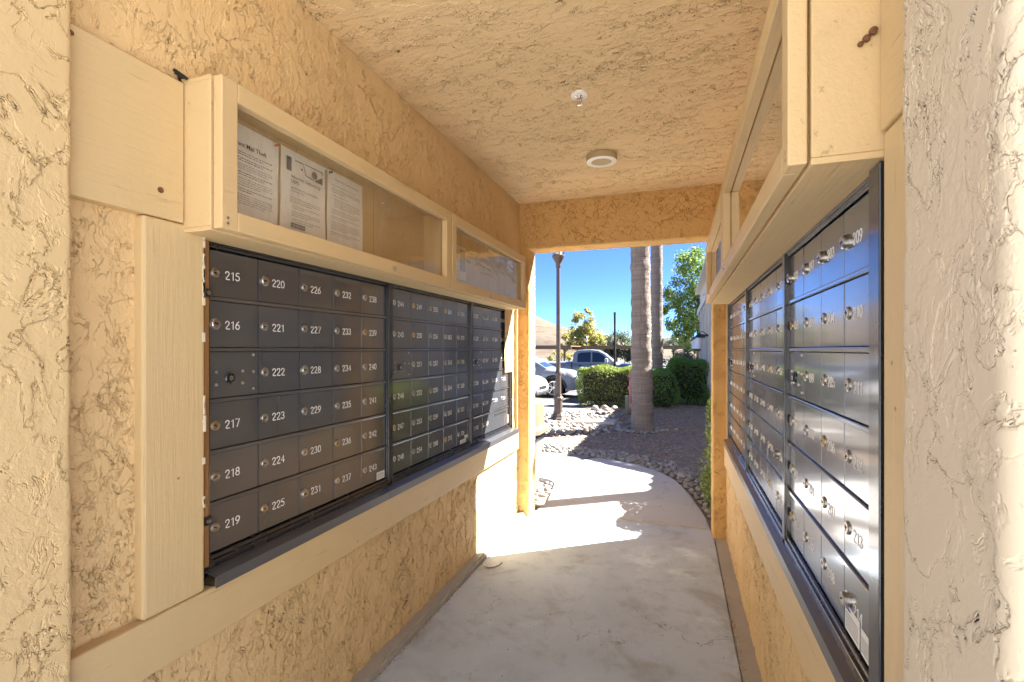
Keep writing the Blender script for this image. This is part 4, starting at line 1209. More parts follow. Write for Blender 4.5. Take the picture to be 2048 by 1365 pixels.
#@@PART3
# ================================================================== GARDEN: STONES, MULCH, PLANTS
stones_root = bed
STONE_ME = []
for k in range(7):
    bm = bmesh.new(); bmesh.ops.create_icosphere(bm, subdivisions=1 if k < 5 else 2, radius=1.0)
    rr = random.Random(40 + k)
    sx, sy, sz = rr.uniform(0.85, 1.2), rr.uniform(0.7, 0.95), rr.uniform(0.5, 0.68)
    for v in bm.verts:
        n = v.co.normalized()
        f = 1 + 0.10 * math.sin(3 * n.x + k) + 0.08 * math.cos(2.6 * n.y + 2 * k) + 0.03 * rr.uniform(-1, 1)
        v.co = Vector((n.x * sx * f, n.y * sy * f, n.z * sz * f))
    me = bpy.data.meshes.new('river_stone'); bm.to_mesh(me)
    bm.free(); me.materials.append(M['stone']); me.polygons.foreach_set('use_smooth', [True] * len(me.polygons))
    STONE_ME.append(me)
WALK_EDGE = [(0.30, 4.05), (0.26, 4.3), (0.225, 4.51), (0.15, 4.9), (0.06, 5.27), (-0.02, 5.47), (-0.11, 5.66), (-0.22, 5.80), (-0.35, 5.93), (-0.47, 6.03), (-0.60, 6.12), (-0.78, 6.21), (-0.96, 6.27), (-1.10, 6.38), (-1.45, 6.39), (-1.85, 6.37), (-2.5, 6.35)]
OUT_EDGE = [(0.95, 4.05), (0.85, 4.5), (0.70, 4.9), (0.52, 5.25), (0.36, 5.5), (0.20, 5.8), (0.02, 6.1), (-0.12, 6.32), (-0.30, 6.50), (-0.45, 6.58), (-0.62, 6.63), (-0.82, 6.68), (-1.02, 6.73), (-1.25, 6.79), (-1.6, 6.90), (-2.0, 6.98), (-2.6, 7.05)]
spots = []   # x, y, z, size
def try_add(x, y, z, s, tight=0.80):
    for (a, b, c, t) in spots:
        if abs(a - x) < 0.3 and abs(b - y) < 0.3 and (a - x) ** 2 + (b - y) ** 2 < (tight * (s + t)) ** 2: return False
    spots.append((x, y, z, s)); return True
def gridpt(i, t, u):
    a, b = WALK_EDGE[i], WALK_EDGE[i + 1]; c, d = OUT_EDGE[i], OUT_EDGE[i + 1]
    p = (a[0] + (b[0] - a[0]) * t, a[1] + (b[1] - a[1]) * t); q = (c[0] + (d[0] - c[0]) * t, c[1] + (d[1] - c[1]) * t)
    return p[0] + (q[0] - p[0]) * u, p[1] + (q[1] - p[1]) * u
seglen = [math.dist(WALK_EDGE[i], WALK_EDGE[i + 1]) for i in range(len(WALK_EDGE) - 1)]
for k in range(5200):
    i = random.choices(range(len(seglen)), [l + 0.02 for l in seglen])[0]
    u = random.random()
    if u > 0.85 and random.random() < 0.5: continue
    x, y = gridpt(i, random.random(), u)
    s = random.choice([0.055, 0.045, 0.04, 0.035, 0.03, 0.05]) * random.uniform(0.85, 1.15)
    try_add(x, y, -0.028 + s * 0.30, s, 0.74)
for k in range(900):      # small bed by the jamb, round the bin
    y = random.uniform(4.06, 4.97); xm = -1.165 - 0.02 - (0.03 if y < 4.3 else 0) - max(0, y - 4.6) * 0.12
    x = random.uniform(-1.9, xm)
    s = random.uniform(0.03, 0.05)
    try_add(x, y, -0.045 + s * 0.3, s, 0.78)
near_n = len(spots)
for k in range(2600):     # loose cobbles by the lamp and the paving stone
    x, y = random.gauss(-2.15, 0.42), random.gauss(9.2, 0.85)
    if x < -3.1 or y > 11.0 or y < 7.8: continue
    if -1.98 < x < -1.08 and 9.0 < y < 9.66: continue
    s = random.uniform(0.035, 0.065); try_add(x, y, gz(y) - 0.03 + s * 0.3, s, 0.85)
for k in range(120):      # round the foot of the nearer palm
    a = random.uniform(0, 6.28); r = random.uniform(0.24, 0.34)
    if random.random() < 0.5: a = random.uniform(3.4, 6.0)
    s = random.uniform(0.035, 0.06); try_add(-0.61 + r * math.cos(a), 8.72 + r * math.sin(a), -0.03 + s * 0.35, s, 0.8)
for (x, y, s) in ((-0.95, 8.45, 0.05), (-1.0, 8.6, 0.045), (-0.2, 8.75, 0.06), (-0.05, 8.9, 0.05), (-1.95, 11.9, 0.12), (-1.72, 12.0, 0.13), (-1.5, 12.1, 0.1), (-1.62, 11.6, 0.07), (-1.75, 11.2, 0.08), (-2.1, 10.8, 0.07)):
    spots.append((x, y, gz(y) - 0.03 + s * 0.35, s))
# the 300 that show largest in the frame are separate stones, the rest one mass
def seen(p):
    x, y = p[0], p[1]
    dep = -0.3256 * x + 0.9455 * y
    lat = (0.9455 * x + 0.3256 * y) / dep
    hidden = lat < 0.052 or lat > 0.41
    return (p[3] / dep) * (0.02 if hidden else 1)
order = sorted(range(len(spots)), key=lambda i: -seen(spots[i]))
big = set(order[:300])
Vs, Fs, nb = [], [], 0
base_me = STONE_ME[0]
bv = np.array([v.co[:] for v in base_me.vertices]); bf = np.array([p.vertices[:] for p in base_me.polygons])
for i, (x, y, z, s) in enumerate(spots):
    rot = Matrix.Rotation(random.uniform(0, 6.28), 3, 'Z') @ Matrix.Rotation(random.uniform(-0.3, 0.3), 3, 'X')
    if i in big:
        o = bpy.data.objects.new('river_stone', random.choice(STONE_ME)); o.location = (x, y, z); o.scale = (s, s, s); o.rotation_euler = rot.to_euler(); link(o, bed)
    else:
        Vs.append(bv @ np.array(rot).T * s + np.array([x, y, z])); Fs.append(bf + nb); nb += len(bv)
if Vs:
    o = link(bpy.data.objects.new('river_stones', np_mesh('river_stones', np.concatenate(Vs), np.concatenate(Fs), M['stone'], True)), bed); o['kind'] = 'stuff'

# bark mulch
n = 26000
u = rng.random(n)
px = rng.uniform(-3.4, 4.0, n); py = 4.6 + 13.0 * rng.random(n) ** 1.5
WE = np.array(WALK_EDGE); OE = np.array(OUT_EDGE)
keep = []
for x, y in zip(px, py):
    if y < 9.9 and x > -3.5 or (y >= 9.9 and x > bed_left(y) + 0.1):
        i = np.argmin((OE[:, 0] - x) ** 2 + (OE[:, 1] - y) ** 2)
        ex, ey = OE[i]
        inside = (y > ey - 0.05) if x < 0.1 else (x > ex - 0.02 or y > ey)
        if inside and not (-1.95 < x < -1.1 and 9.05 < y < 9.62): keep.append((x, y, gz(y) - 0.028 + random.random() * 0.012))
P = np.array(keep); n = len(P)
d = rng.normal(size=(n, 3)); d[:, 2] *= 0.16; d /= np.linalg.norm(d, axis=1, keepdims=True)
e_ = np.cross(d, np.array([0, 0, 1.0]) + rng.normal(size=(n, 3)) * 0.3); e_ /= np.linalg.norm(e_, axis=1, keepdims=True)
f_ = np.cross(d, e_)
L = rng.uniform(0.014, 0.034, (n, 1)); Wd = rng.uniform(0.005, 0.011, (n, 1)); T = rng.uniform(0.003, 0.006, (n, 1))
V = np.stack([P - d * L + e_ * Wd, P - d * L - e_ * Wd, P - d * L * 0.8 + f_ * T, P + d * L * 0.9 + e_ * Wd * 0.7, P + d * L - e_ * Wd * 0.6, P + d * L * 0.75 + f_ * T], 1).reshape(-1, 3)
b0 = np.arange(n)[:, None] * 6
F = np.concatenate([b0 + np.array(q) for q in ((0, 1, 2), (3, 5, 4), (0, 2, 5), (0, 5, 3), (1, 4, 5), (1, 5, 2), (0, 3, 4), (0, 4, 1))])
o = link(bpy.data.objects.new('mulch', np_mesh('mulch', V, F, M['chipwood']))); tag(o, 'brown bark mulch covering the planting bed', kind='stuff')

def hedge(name, loc, size, n, leaf, mat, label, group=None, cat='hedge', round_=0.25, core=0.86, tall=0.0, wob=0.05, jitter=0.9):
    root = tag(empty(name, loc), label, cat, group)
    sx, sy, sz = size
    def surf(m, shrink):
        p = rng.uniform(-1, 1, (m, 3))
        ax = rng.choice(3, m, p=[0.25, 0.25, 0.5]); sg = np.where(rng.random(m) < 0.5, -1, 1)
        sg = np.where((ax == 2) & (rng.random(m) < 0.85), 1, sg)
        p[np.arange(m), ax] = sg
        rad = np.array([sx, sy, sz]) / 2
        q = p * rad
        r = round_ * min(rad)
        inn = np.clip(q, -rad + r, rad - r)
        dd = q - inn; l = np.linalg.norm(dd, axis=1, keepdims=True); l[l == 0] = 1
        nn = dd / l
        q = inn + nn * r
        w = wob * (np.sin(q[:, :1] * 7 + q[:, 2:] * 5) + np.sin(q[:, 1:2] * 9 + q[:, :1] * 4) * 0.7)
        q = q * shrink + nn * w + np.array([0, 0, sz / 2])
        return q, nn
    q, nn = surf(n, 1.0)
    q -= nn * (rng.random((n, 1)) ** 2) * 0.16
    leaves('foliage', q, leaf, mat, root, 0.32, nn * 0.9 + np.array([0, 0, 0.35]), 0.0, jitter)
    mb = MB()
    # bare inner twigs from a few stems
    for k in range(22):
        a = random.uniform(0, 6.28)
        bx, by = random.uniform(-.25, .25) * sx, random.uniform(-.25, .25) * sy
        tx, ty = bx + math.cos(a) * sx * 0.25, by + math.sin(a) * sy * 0.25
        tx = max(-sx * .42, min(sx * .42, tx)); ty = max(-sy * .42, min(sy * .42, ty))
        mb.tube([(bx, by, -0.03), ((bx + tx) / 2, (by + ty) / 2, sz * 0.4), (tx, ty, sz * random.uniform(0.6, 0.85))], [0.014, 0.010, 0.004], 5)
    mb.build('stems', M['treebark'], root)
    c = core  # solid dark core filling the inside of the foliage
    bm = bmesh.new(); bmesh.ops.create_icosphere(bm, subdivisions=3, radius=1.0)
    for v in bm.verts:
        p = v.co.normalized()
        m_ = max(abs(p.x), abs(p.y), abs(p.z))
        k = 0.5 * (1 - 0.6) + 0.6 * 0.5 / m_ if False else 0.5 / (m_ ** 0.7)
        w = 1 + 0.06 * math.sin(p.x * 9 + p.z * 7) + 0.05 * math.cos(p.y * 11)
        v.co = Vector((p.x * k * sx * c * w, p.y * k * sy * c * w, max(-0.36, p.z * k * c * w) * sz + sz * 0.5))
    me = bpy.data.meshes.new('dark_core'); bm.to_mesh(me); bm.free(); me.materials.append(M['hedge_core'])
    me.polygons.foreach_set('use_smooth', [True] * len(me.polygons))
    link(bpy.data.objects.new('dark_core', me), root)
    return root
hedge('clipped_hedge', (-1.82, 13.35, gz(13.3) - 0.03), (1.55, 0.9, 1.05), 15000, 0.065, M['hedge'], 'long clipped hedge with sunlit yellow-green top behind the lamp post', 'clipped hedges in the bed')
hedge('clipped_hedge', (-0.42, 13.7, gz(13.7) - 0.03), (0.75, 0.9, 0.98), 9000, 0.065, M['hedge_dark'], 'small loose green hedge just beside the nearer palm trunk', 'clipped hedges in the bed', round_=0.8)
hedge('clipped_hedge', (0.22, 15.7, gz(15.7) - 0.03), (1.22, 1.3, 1.36), 16000, 0.07, M['hedge_dark'], 'tall dark rounded hedge in front of the cream wing', 'clipped hedges in the bed', round_=0.5)
hedge('shrub', (0.58, 4.78, -0.03), (0.72, 0.95, 0.95), 11000, 0.05, M['hedge'], 'bright green shrub peeking past the orange stucco jamb', None, 'shrub', 0.7, 0.55)

# palms
def palm(loc, r0, r1, H, lean, label, nf=26, fibre_side=1):
    root = tag(empty('palm_tree', loc), label, 'palm tree', 'palms in the planting bed')
    mb = MB(); seg = 28; prof = []
    N = 150
    vs, fs = [], []
    for i in range(N + 1):
        t = i / N; z = H * t ** 1.3
        r = r1 + (r0 - r1) * math.exp(-z / 0.35) + 0.006 * math.sin(z * 31) + 0.005 * math.sin(z * 13 + 2) + 0.006 * random.uniform(-1, 1)
        r *= 1 - 0.25 * t
        cx, cyy = lean * z, 0.3 * lean * z
        for k in range(seg):
            a = 2 * math.pi * k / seg
            rr = r * (1 + 0.02 * math.sin(5 * a + z * 3) + 0.012 * math.sin(9 * a + z * 11) + 0.012 * random.uniform(-1, 1))
            vs.append((cx + rr * math.cos(a), cyy + rr * math.sin(a), z - 0.06))
    for i in range(N):
        for k in range(seg):
            k2 = (k + 1) % seg
            fs.append((i * seg + k, i * seg + k2, (i + 1) * seg + k2, (i + 1) * seg + k))
    mb.add(vs, fs); mb.build('trunk', M['palmbark'], root, True)
    # loose fibres standing off the bark
    m = 1500
    zz = rng.uniform(0.75, H * 0.75, m); aa = rng.normal(0.1, 0.75, m)
    rr = r1 * (1 - 0.25 * (zz / H) ** 0.77) + 0.004
    pts = np.stack([lean * zz + rr * np.cos(aa), 0.3 * lean * zz + rr * np.sin(aa), zz], 1)
    nrm = np.stack([np.cos(aa), np.sin(aa), rng.normal(-0.6, 0.8, m)], 1)
    leaves('fibres', pts, 0.045, M['fibre'], root, 0.12, nrm, 0, 0.5)
    P_, D_ = [], []
    for k in range(nf):
        a = k * 2.399; el = R(70 - 95 * (k / nf))
        L = 2.4
        for j in range(46):
            t = (j + 1) / 46
            ang = el - 1.1 * t * t
            x = L * t * math.cos(el) ; zq = L * (math.sin(el) * t - 0.45 * t * t)
            c = np.array([lean * H + math.cos(a) * x, 0.3 * lean * H + math.sin(a) * x, H + zq])
            for s in (-1, 1):
                sd = np.array([-math.sin(a) * s, math.cos(a) * s, -0.25]); sd = sd + 0.5 * np.array([math.cos(a), math.sin(a), 0])
                P_.append(c + sd * 0.22); D_.append(sd)
    D_ = np.array(D_); D_ /= np.linalg.norm(D_, axis=1, keepdims=True)
    leaves('crown', np.array(P_), 0.5, M['frond'], root, 0.09, D_, 0, 0.06)
    return root
palm((-0.605, 8.75, gz(8.7) - 0.02), 0.215, 0.178, 10.5, -0.012, 'thick grey palm trunk rising from the mulch, nearest the walkway')
palm((-0.62, 14.75, gz(14.7) - 0.02), 0.24, 0.185, 11.5, 0.0, 'second grey palm trunk standing behind the first one')

# trees
def tree(name, loc, H, blobs, n, leaf, mat, label, trunk_r=0.12, group='trees beyond the bed', aspect=0.5):
    root = tag(empty(name, loc), label, 'tree', group)
    mb = MB()
    mb.tube([(0, 0, -0.2), (0.05, 0, H * 0.22), (0.02, 0.05, H * 0.42), (0, 0, H * 0.7)], [trunk_r, trunk_r * 0.8, trunk_r * 0.55, trunk_r * 0.2], 8)
    for (bx, by, bz, br) in blobs:
        s = Vector((0.03, 0.02, H * random.uniform(0.25, 0.42))); e_ = Vector((bx, by, bz))
        mb.tube([s, s.lerp(e_, 0.5) + Vector((0, 0, 0.1 * H * random.random())), e_], [trunk_r * 0.45, trunk_r * 0.28, trunk_r * 0.08], 6)
    mb.build('trunk', M['treebark'], root, True)
    tot = sum(b[3] ** 2 for b in blobs)
    P_ = []
    for (bx, by, bz, br) in blobs:
        m = int(n * br ** 2 / tot)
        # clumps inside each blob
        nc = max(6, int(m / 60))
        dirs = rng.normal(size=(nc, 3)); dirs /= np.linalg.norm(dirs, axis=1, keepdims=True)
        cen = np.array([bx, by, bz]) + dirs * br * (0.35 + 0.65 * rng.random((nc, 1)) ** 0.5) * np.array([1, 1, 0.85])
        w = rng.integers(0, nc, m)
        P_.append(cen[w] + rng.normal(size=(m, 3)) * br * 0.16)
    leaves('crown', np.concatenate(P_), leaf, mat, root, aspect, None, -0.3)
    return root
tree('yellowing_tree', (-10.9, 58, -0.8), 7.0, [(-1.2, 0, 3.6, 1.5), (0.9, 0.3, 3.9, 1.6), (-0.1, 0, 5.4, 1.4), (1.9, 0, 3.0, 1.0), (-2.2, 0.2, 2.6, 0.8), (0.3, -0.5, 2.8, 1.3), (0.2, 0, 6.5, 0.8)], 5200, 0.34, M['leaf_yellow'], 'yellow-green autumn tree in front of the dry hill', 0.16)
tree('olive_tree', (-5.8, 48, -0.8), 4.4, [(-0.6, 0, 2.2, 1.1), (0.7, 0, 2.4, 1.3), (0.1, 0, 3.3, 1.0), (1.7, 0, 1.7, 1.0), (-1.1, 0, 1.3, 0.7)], 5200, 0.22, M['leaf_olive'], 'dark grey-green tree left of the palm trunks, above the carports', 0.12)
tree('leafy_tree', (1.4, 41, -0.7), 10.5, [(0.2, 0, 5.0, 1.9), (-1.2, 0.2, 4.0, 1.3), (-1.3, 0, 6.4, 1.4), (0.6, 0, 7.6, 2.0), (-0.5, 0, 8.9, 1.4), (-1.9, 0, 5.2, 0.8), (-0.6, 0, 3.0, 1.1), (1.8, 0, 6.0, 1.8)], 14500, 0.24, M['leaf_green'], 'airy bright green tree between the palms and the cream wing', 0.17)
tree('blue_green_bush', (0.15, 29.5, -0.62), 2.2, [(-0.4, 0, 0.9, 0.8), (0.5, 0, 1.1, 0.8), (0.0, 0, 1.6, 0.6), (1.0, 0, 0.9, 0.6)], 4200, 0.13, M['leaf_olive'], 'blue-green bush above the tall dark hedge', 0.06, 'bushes beyond the bed')
tree('pale_bush', (-15.5, 66, -0.8), 2.4, [(-1.2, 0, 1.0, 1.0), (0.3, 0, 1.2, 1.1), (1.6, 0, 0.9, 0.9)], 1800, 0.25, M['leaf_yellow'], 'pale yellow bush behind the carport roof, left of the yellow-green tree', 0.06, 'bushes beyond the bed')
tree('sparse_tree', (-1.3, 120, -1.0), 7, [(-2, 0, 3.5, 1.8), (0.5, 0, 4.5, 2.0), (3, 0, 3.5, 1.8), (5, 0, 3, 1.5)], 2600, 0.4, M['leaf_olive'], 'far hazy tree on the slope between palm and leafy tree', 0.2)

# ================================================================== STREET THINGS
def post_lamp(loc, k, label, H=3.05):
    root = tag(empty('lamp_post', loc), label, 'lamp post', 'lamp posts')
    S = Matrix.Scale(k, 4)
    mb = MB()
    mb.lathe([(0.15, -0.04), (0.15, 0.03), (0.125, 0.05), (0.12, 0.07), (0.085, 0.13), (0.08, 0.36), (0.095, 0.37), (0.095, 0.40), (0.075, 0.42), (0.062, 0.47)], 8, S); mb.build('base', M['bronze'], root)
    mb = MB(); mb.lathe([(0.055, 0.46), (0.05, 0.82), (0.062, 0.83), (0.062, 0.87), (0.045, 0.90), (0.040, 1.0), (0.036, H - 0.25)], 16, S); mb.build('shaft', M['bronze'], root, True)
    mb = MB(); mb.lathe([(0.038, H - 0.26), (0.05, H - 0.24), (0.045, H - 0.2), (0.05, H - 0.18), (0.085, H - 0.11), (0.115, H - 0.07), (0.118, H - 0.04), (0.09, H - 0.02)], 16, S); mb.build('collar', M['bronze'], root, True)
    mb = MB(); mb.lathe([(0.085, H - 0.02), (0.10, H + 0.05), (0.15, H + 0.32)], 6, S); mb.build('lantern_glass', M['lampglass'], root)
    mb = MB(); mb.lathe([(0.19, H + 0.32), (0.18, H + 0.36), (0.09, H + 0.50), (0.03, H + 0.54), (0.025, H + 0.60)], 6, S)
    for q in range(6):
        a = 2 * math.pi * q / 6
        mb.tube([S @ Vector((0.09 * math.cos(a), 0.09 * math.sin(a), H - 0.02)), S @ Vector((0.155 * math.cos(a), 0.155 * math.sin(a), H + 0.33))], 0.009 * k, 5)
    mb.build('lantern_cage', M['bronze'], root)
    return root
post_lamp((-2.27, 9.42, -0.01), 1.08, 'brown lamp post standing among pale cobbles by the sidewalk')
post_lamp((-7.0, 38.5, -0.68), 0.92, 'small distant lamp post in front of the yellow-green tree', 2.9)
root = tag(empty('square_post', (-2.75, 22.3, gz(22.3) - 0.1)), 'thin dark square post in front of the parked pickup', 'post')
mb = MB(); mb.bbox((-0.045, -0.045, 0), (0.045, 0.045, 3.55), 0.006); mb.build('shaft', M['polewood'], root)
mb = MB(); mb.bbox((-0.055, -0.055, 3.55), (0.055, 0.055, 3.6), 0.01); mb.build('cap', M['polewood'], root)

# bin by the doorway
root = tag(empty('litter_bin', (-1.50, 4.56, -0.02)), 'tapered grey litter bin with tan hood beside the sunlit jamb', 'litter bin')
def sq_loft(mb, rings, mi=0, r=0.25):
    n = 24; vs = []
    for (h, z) in rings:
        for k in range(n):
            a = 2 * math.pi * k / n
            c_, s_ = math.cos(a), math.sin(a)
            p = 1.0 / (abs(c_) ** 5 + abs(s_) ** 5) ** 0.2
            vs.append((h * c_ * p, h * s_ * p, z))
    fs = [(i * n + k, i * n + (k + 1) % n, (i + 1) * n + (k + 1) % n, (i + 1) * n + k) for i in range(len(rings) - 1) for k in range(n)]
    fs += [tuple(range(n - 1, -1, -1)), tuple((len(rings) - 1) * n + k for k in range(n))]
    mb.add(vs, fs, mi)
mb = MB(); sq_loft(mb, [(0.165, 0.0), (0.172, 0.02), (0.218, 0.50), (0.222, 0.515)]); mb.build('body', M['bin'], root, True)
mb = MB(); sq_loft(mb, [(0.214, 0.50), (0.228, 0.52), (0.226, 0.575), (0.212, 0.59)]); mb.build('bag', M['bag'], root, True)
mb = MB(); sq_loft(mb, [(0.255, 0.585), (0.262, 0.592), (0.262, 0.632), (0.245, 0.645), (0.232, 0.66), (0.226, 0.88), (0.205, 0.905), (0.05, 0.915)]); hood = mb.build('hood', M['bin_tan'], root, True)
mb = MB()
for s in (-1, 1): mb.box((-0.12, s * 0.2305 - 0.002, 0.71), (0.12, s * 0.2305 + 0.002, 0.84))
mb.build('flap', M['bin'], hood)

# red pipework behind the palm, green marker
root = tag(empty('fire_riser', (-0.86, 11.15, gz(11.1) - 0.03)), 'red fire water pipes half hidden behind the nearer palm', 'water pipes')
for x in (-0.14, 0.25):
    mb = MB(); mb.lathe([(0.10, 0), (0.10, 0.03), (0.06, 0.03), (0.06, 0.55), (0.09, 0.55), (0.09, 0.60), (0.06, 0.60), (0.06, 0.74)], 16, Matrix.Translation((x, 0, 0))); mb.build('riser_pipe', M['red'], root, True)
mb = MB(); mb.tube([(-0.14, 0, 0.74), (-0.12, 0, 0.80), (-0.05, 0, 0.84), (0.16, 0, 0.84), (0.23, 0, 0.80), (0.25, 0, 0.74)], 0.06, 12); mb.build('cross_pipe', M['red'], root, True)
for x in (-0.05, 0.10):
    mb = MB(); mb.tube([(x, 0, 0.84), (x, 0, 1.02)], 0.02, 8); mb.lathe([(0.09, 1.0), (0.09, 1.02), (0.02, 1.03)], 14, Matrix.Translation((x, 0, 0))); mb.build('hand_wheel', M['red'], root, True)
mb = MB(); mb.lathe([(0.065, 0), (0.07, 0.06), (0.05, 0.11), (0.01, 0.12)], 14, Matrix.Translation((-0.14, 0, 0.80))); mb.lathe([(0.065, 0), (0.07, 0.06), (0.05, 0.11), (0.01, 0.12)], 14, Matrix.Translation((0.25, 0, 0.80))); mb.build('cap', M['red'], root, True)
root = tag(empty('utility_marker', (-1.09, 11.0, gz(11.0) - 0.03)), 'short grey-green utility marker beside the red pipes', 'marker post')
mb = MB(); mb.bbox((-0.035, -0.035, 0), (0.035, 0.035, 0.38), 0.006); mb.build('post', M['greenbox'], root)
mb = MB(); mb.bbox((-0.042, -0.042, 0.381), (0.042, 0.042, 0.41), 0.008); mb.build('cap', M['greenbox'], root)

# carports
def carport(loc, L, D, label, roofmat, H=2.45):
    root = tag(empty('carport', loc), label, 'carport', 'carports across the parking lot')
    mb = MB(); mb.box((0, 0, H), (L, D, H + 0.08)); mb.build('roof', M[roofmat], root)
    mb = MB(); mb.box((-0.06, -0.09, H - 0.22), (L + 0.06, -0.002, H + 0.10)); mb.box((-0.06, D + 0.002, H - 0.22), (L + 0.06, D + 0.09, H + 0.10)); mb.build('fascia', M['carport'], root)
    x = 0.6
    while x < L:
        mb = MB(); mb.box((x, D * 0.45, 0), (x + 0.16, D * 0.45 + 0.16, H - 0.26)); mb.build('post', M['carport'], root)
        mb = MB(); mb.box((x, 0.2, H - 0.255), (x + 0.16, D - 0.2, H - 0.005)); mb.build('beam', M['carport'], root)
        x += 5.2
    return root
carport((-31.5, 41.5, gz(44) - 0.1), 22.6, 5.5, 'brown carport at the left edge of the opening, behind the pickup bed', 'carport')
carport((-8.7, 45.5, gz(46) - 0.1), 15.5, 5.5, 'pale-roofed carport stretching behind the pickup cab and palms', 'carroof')

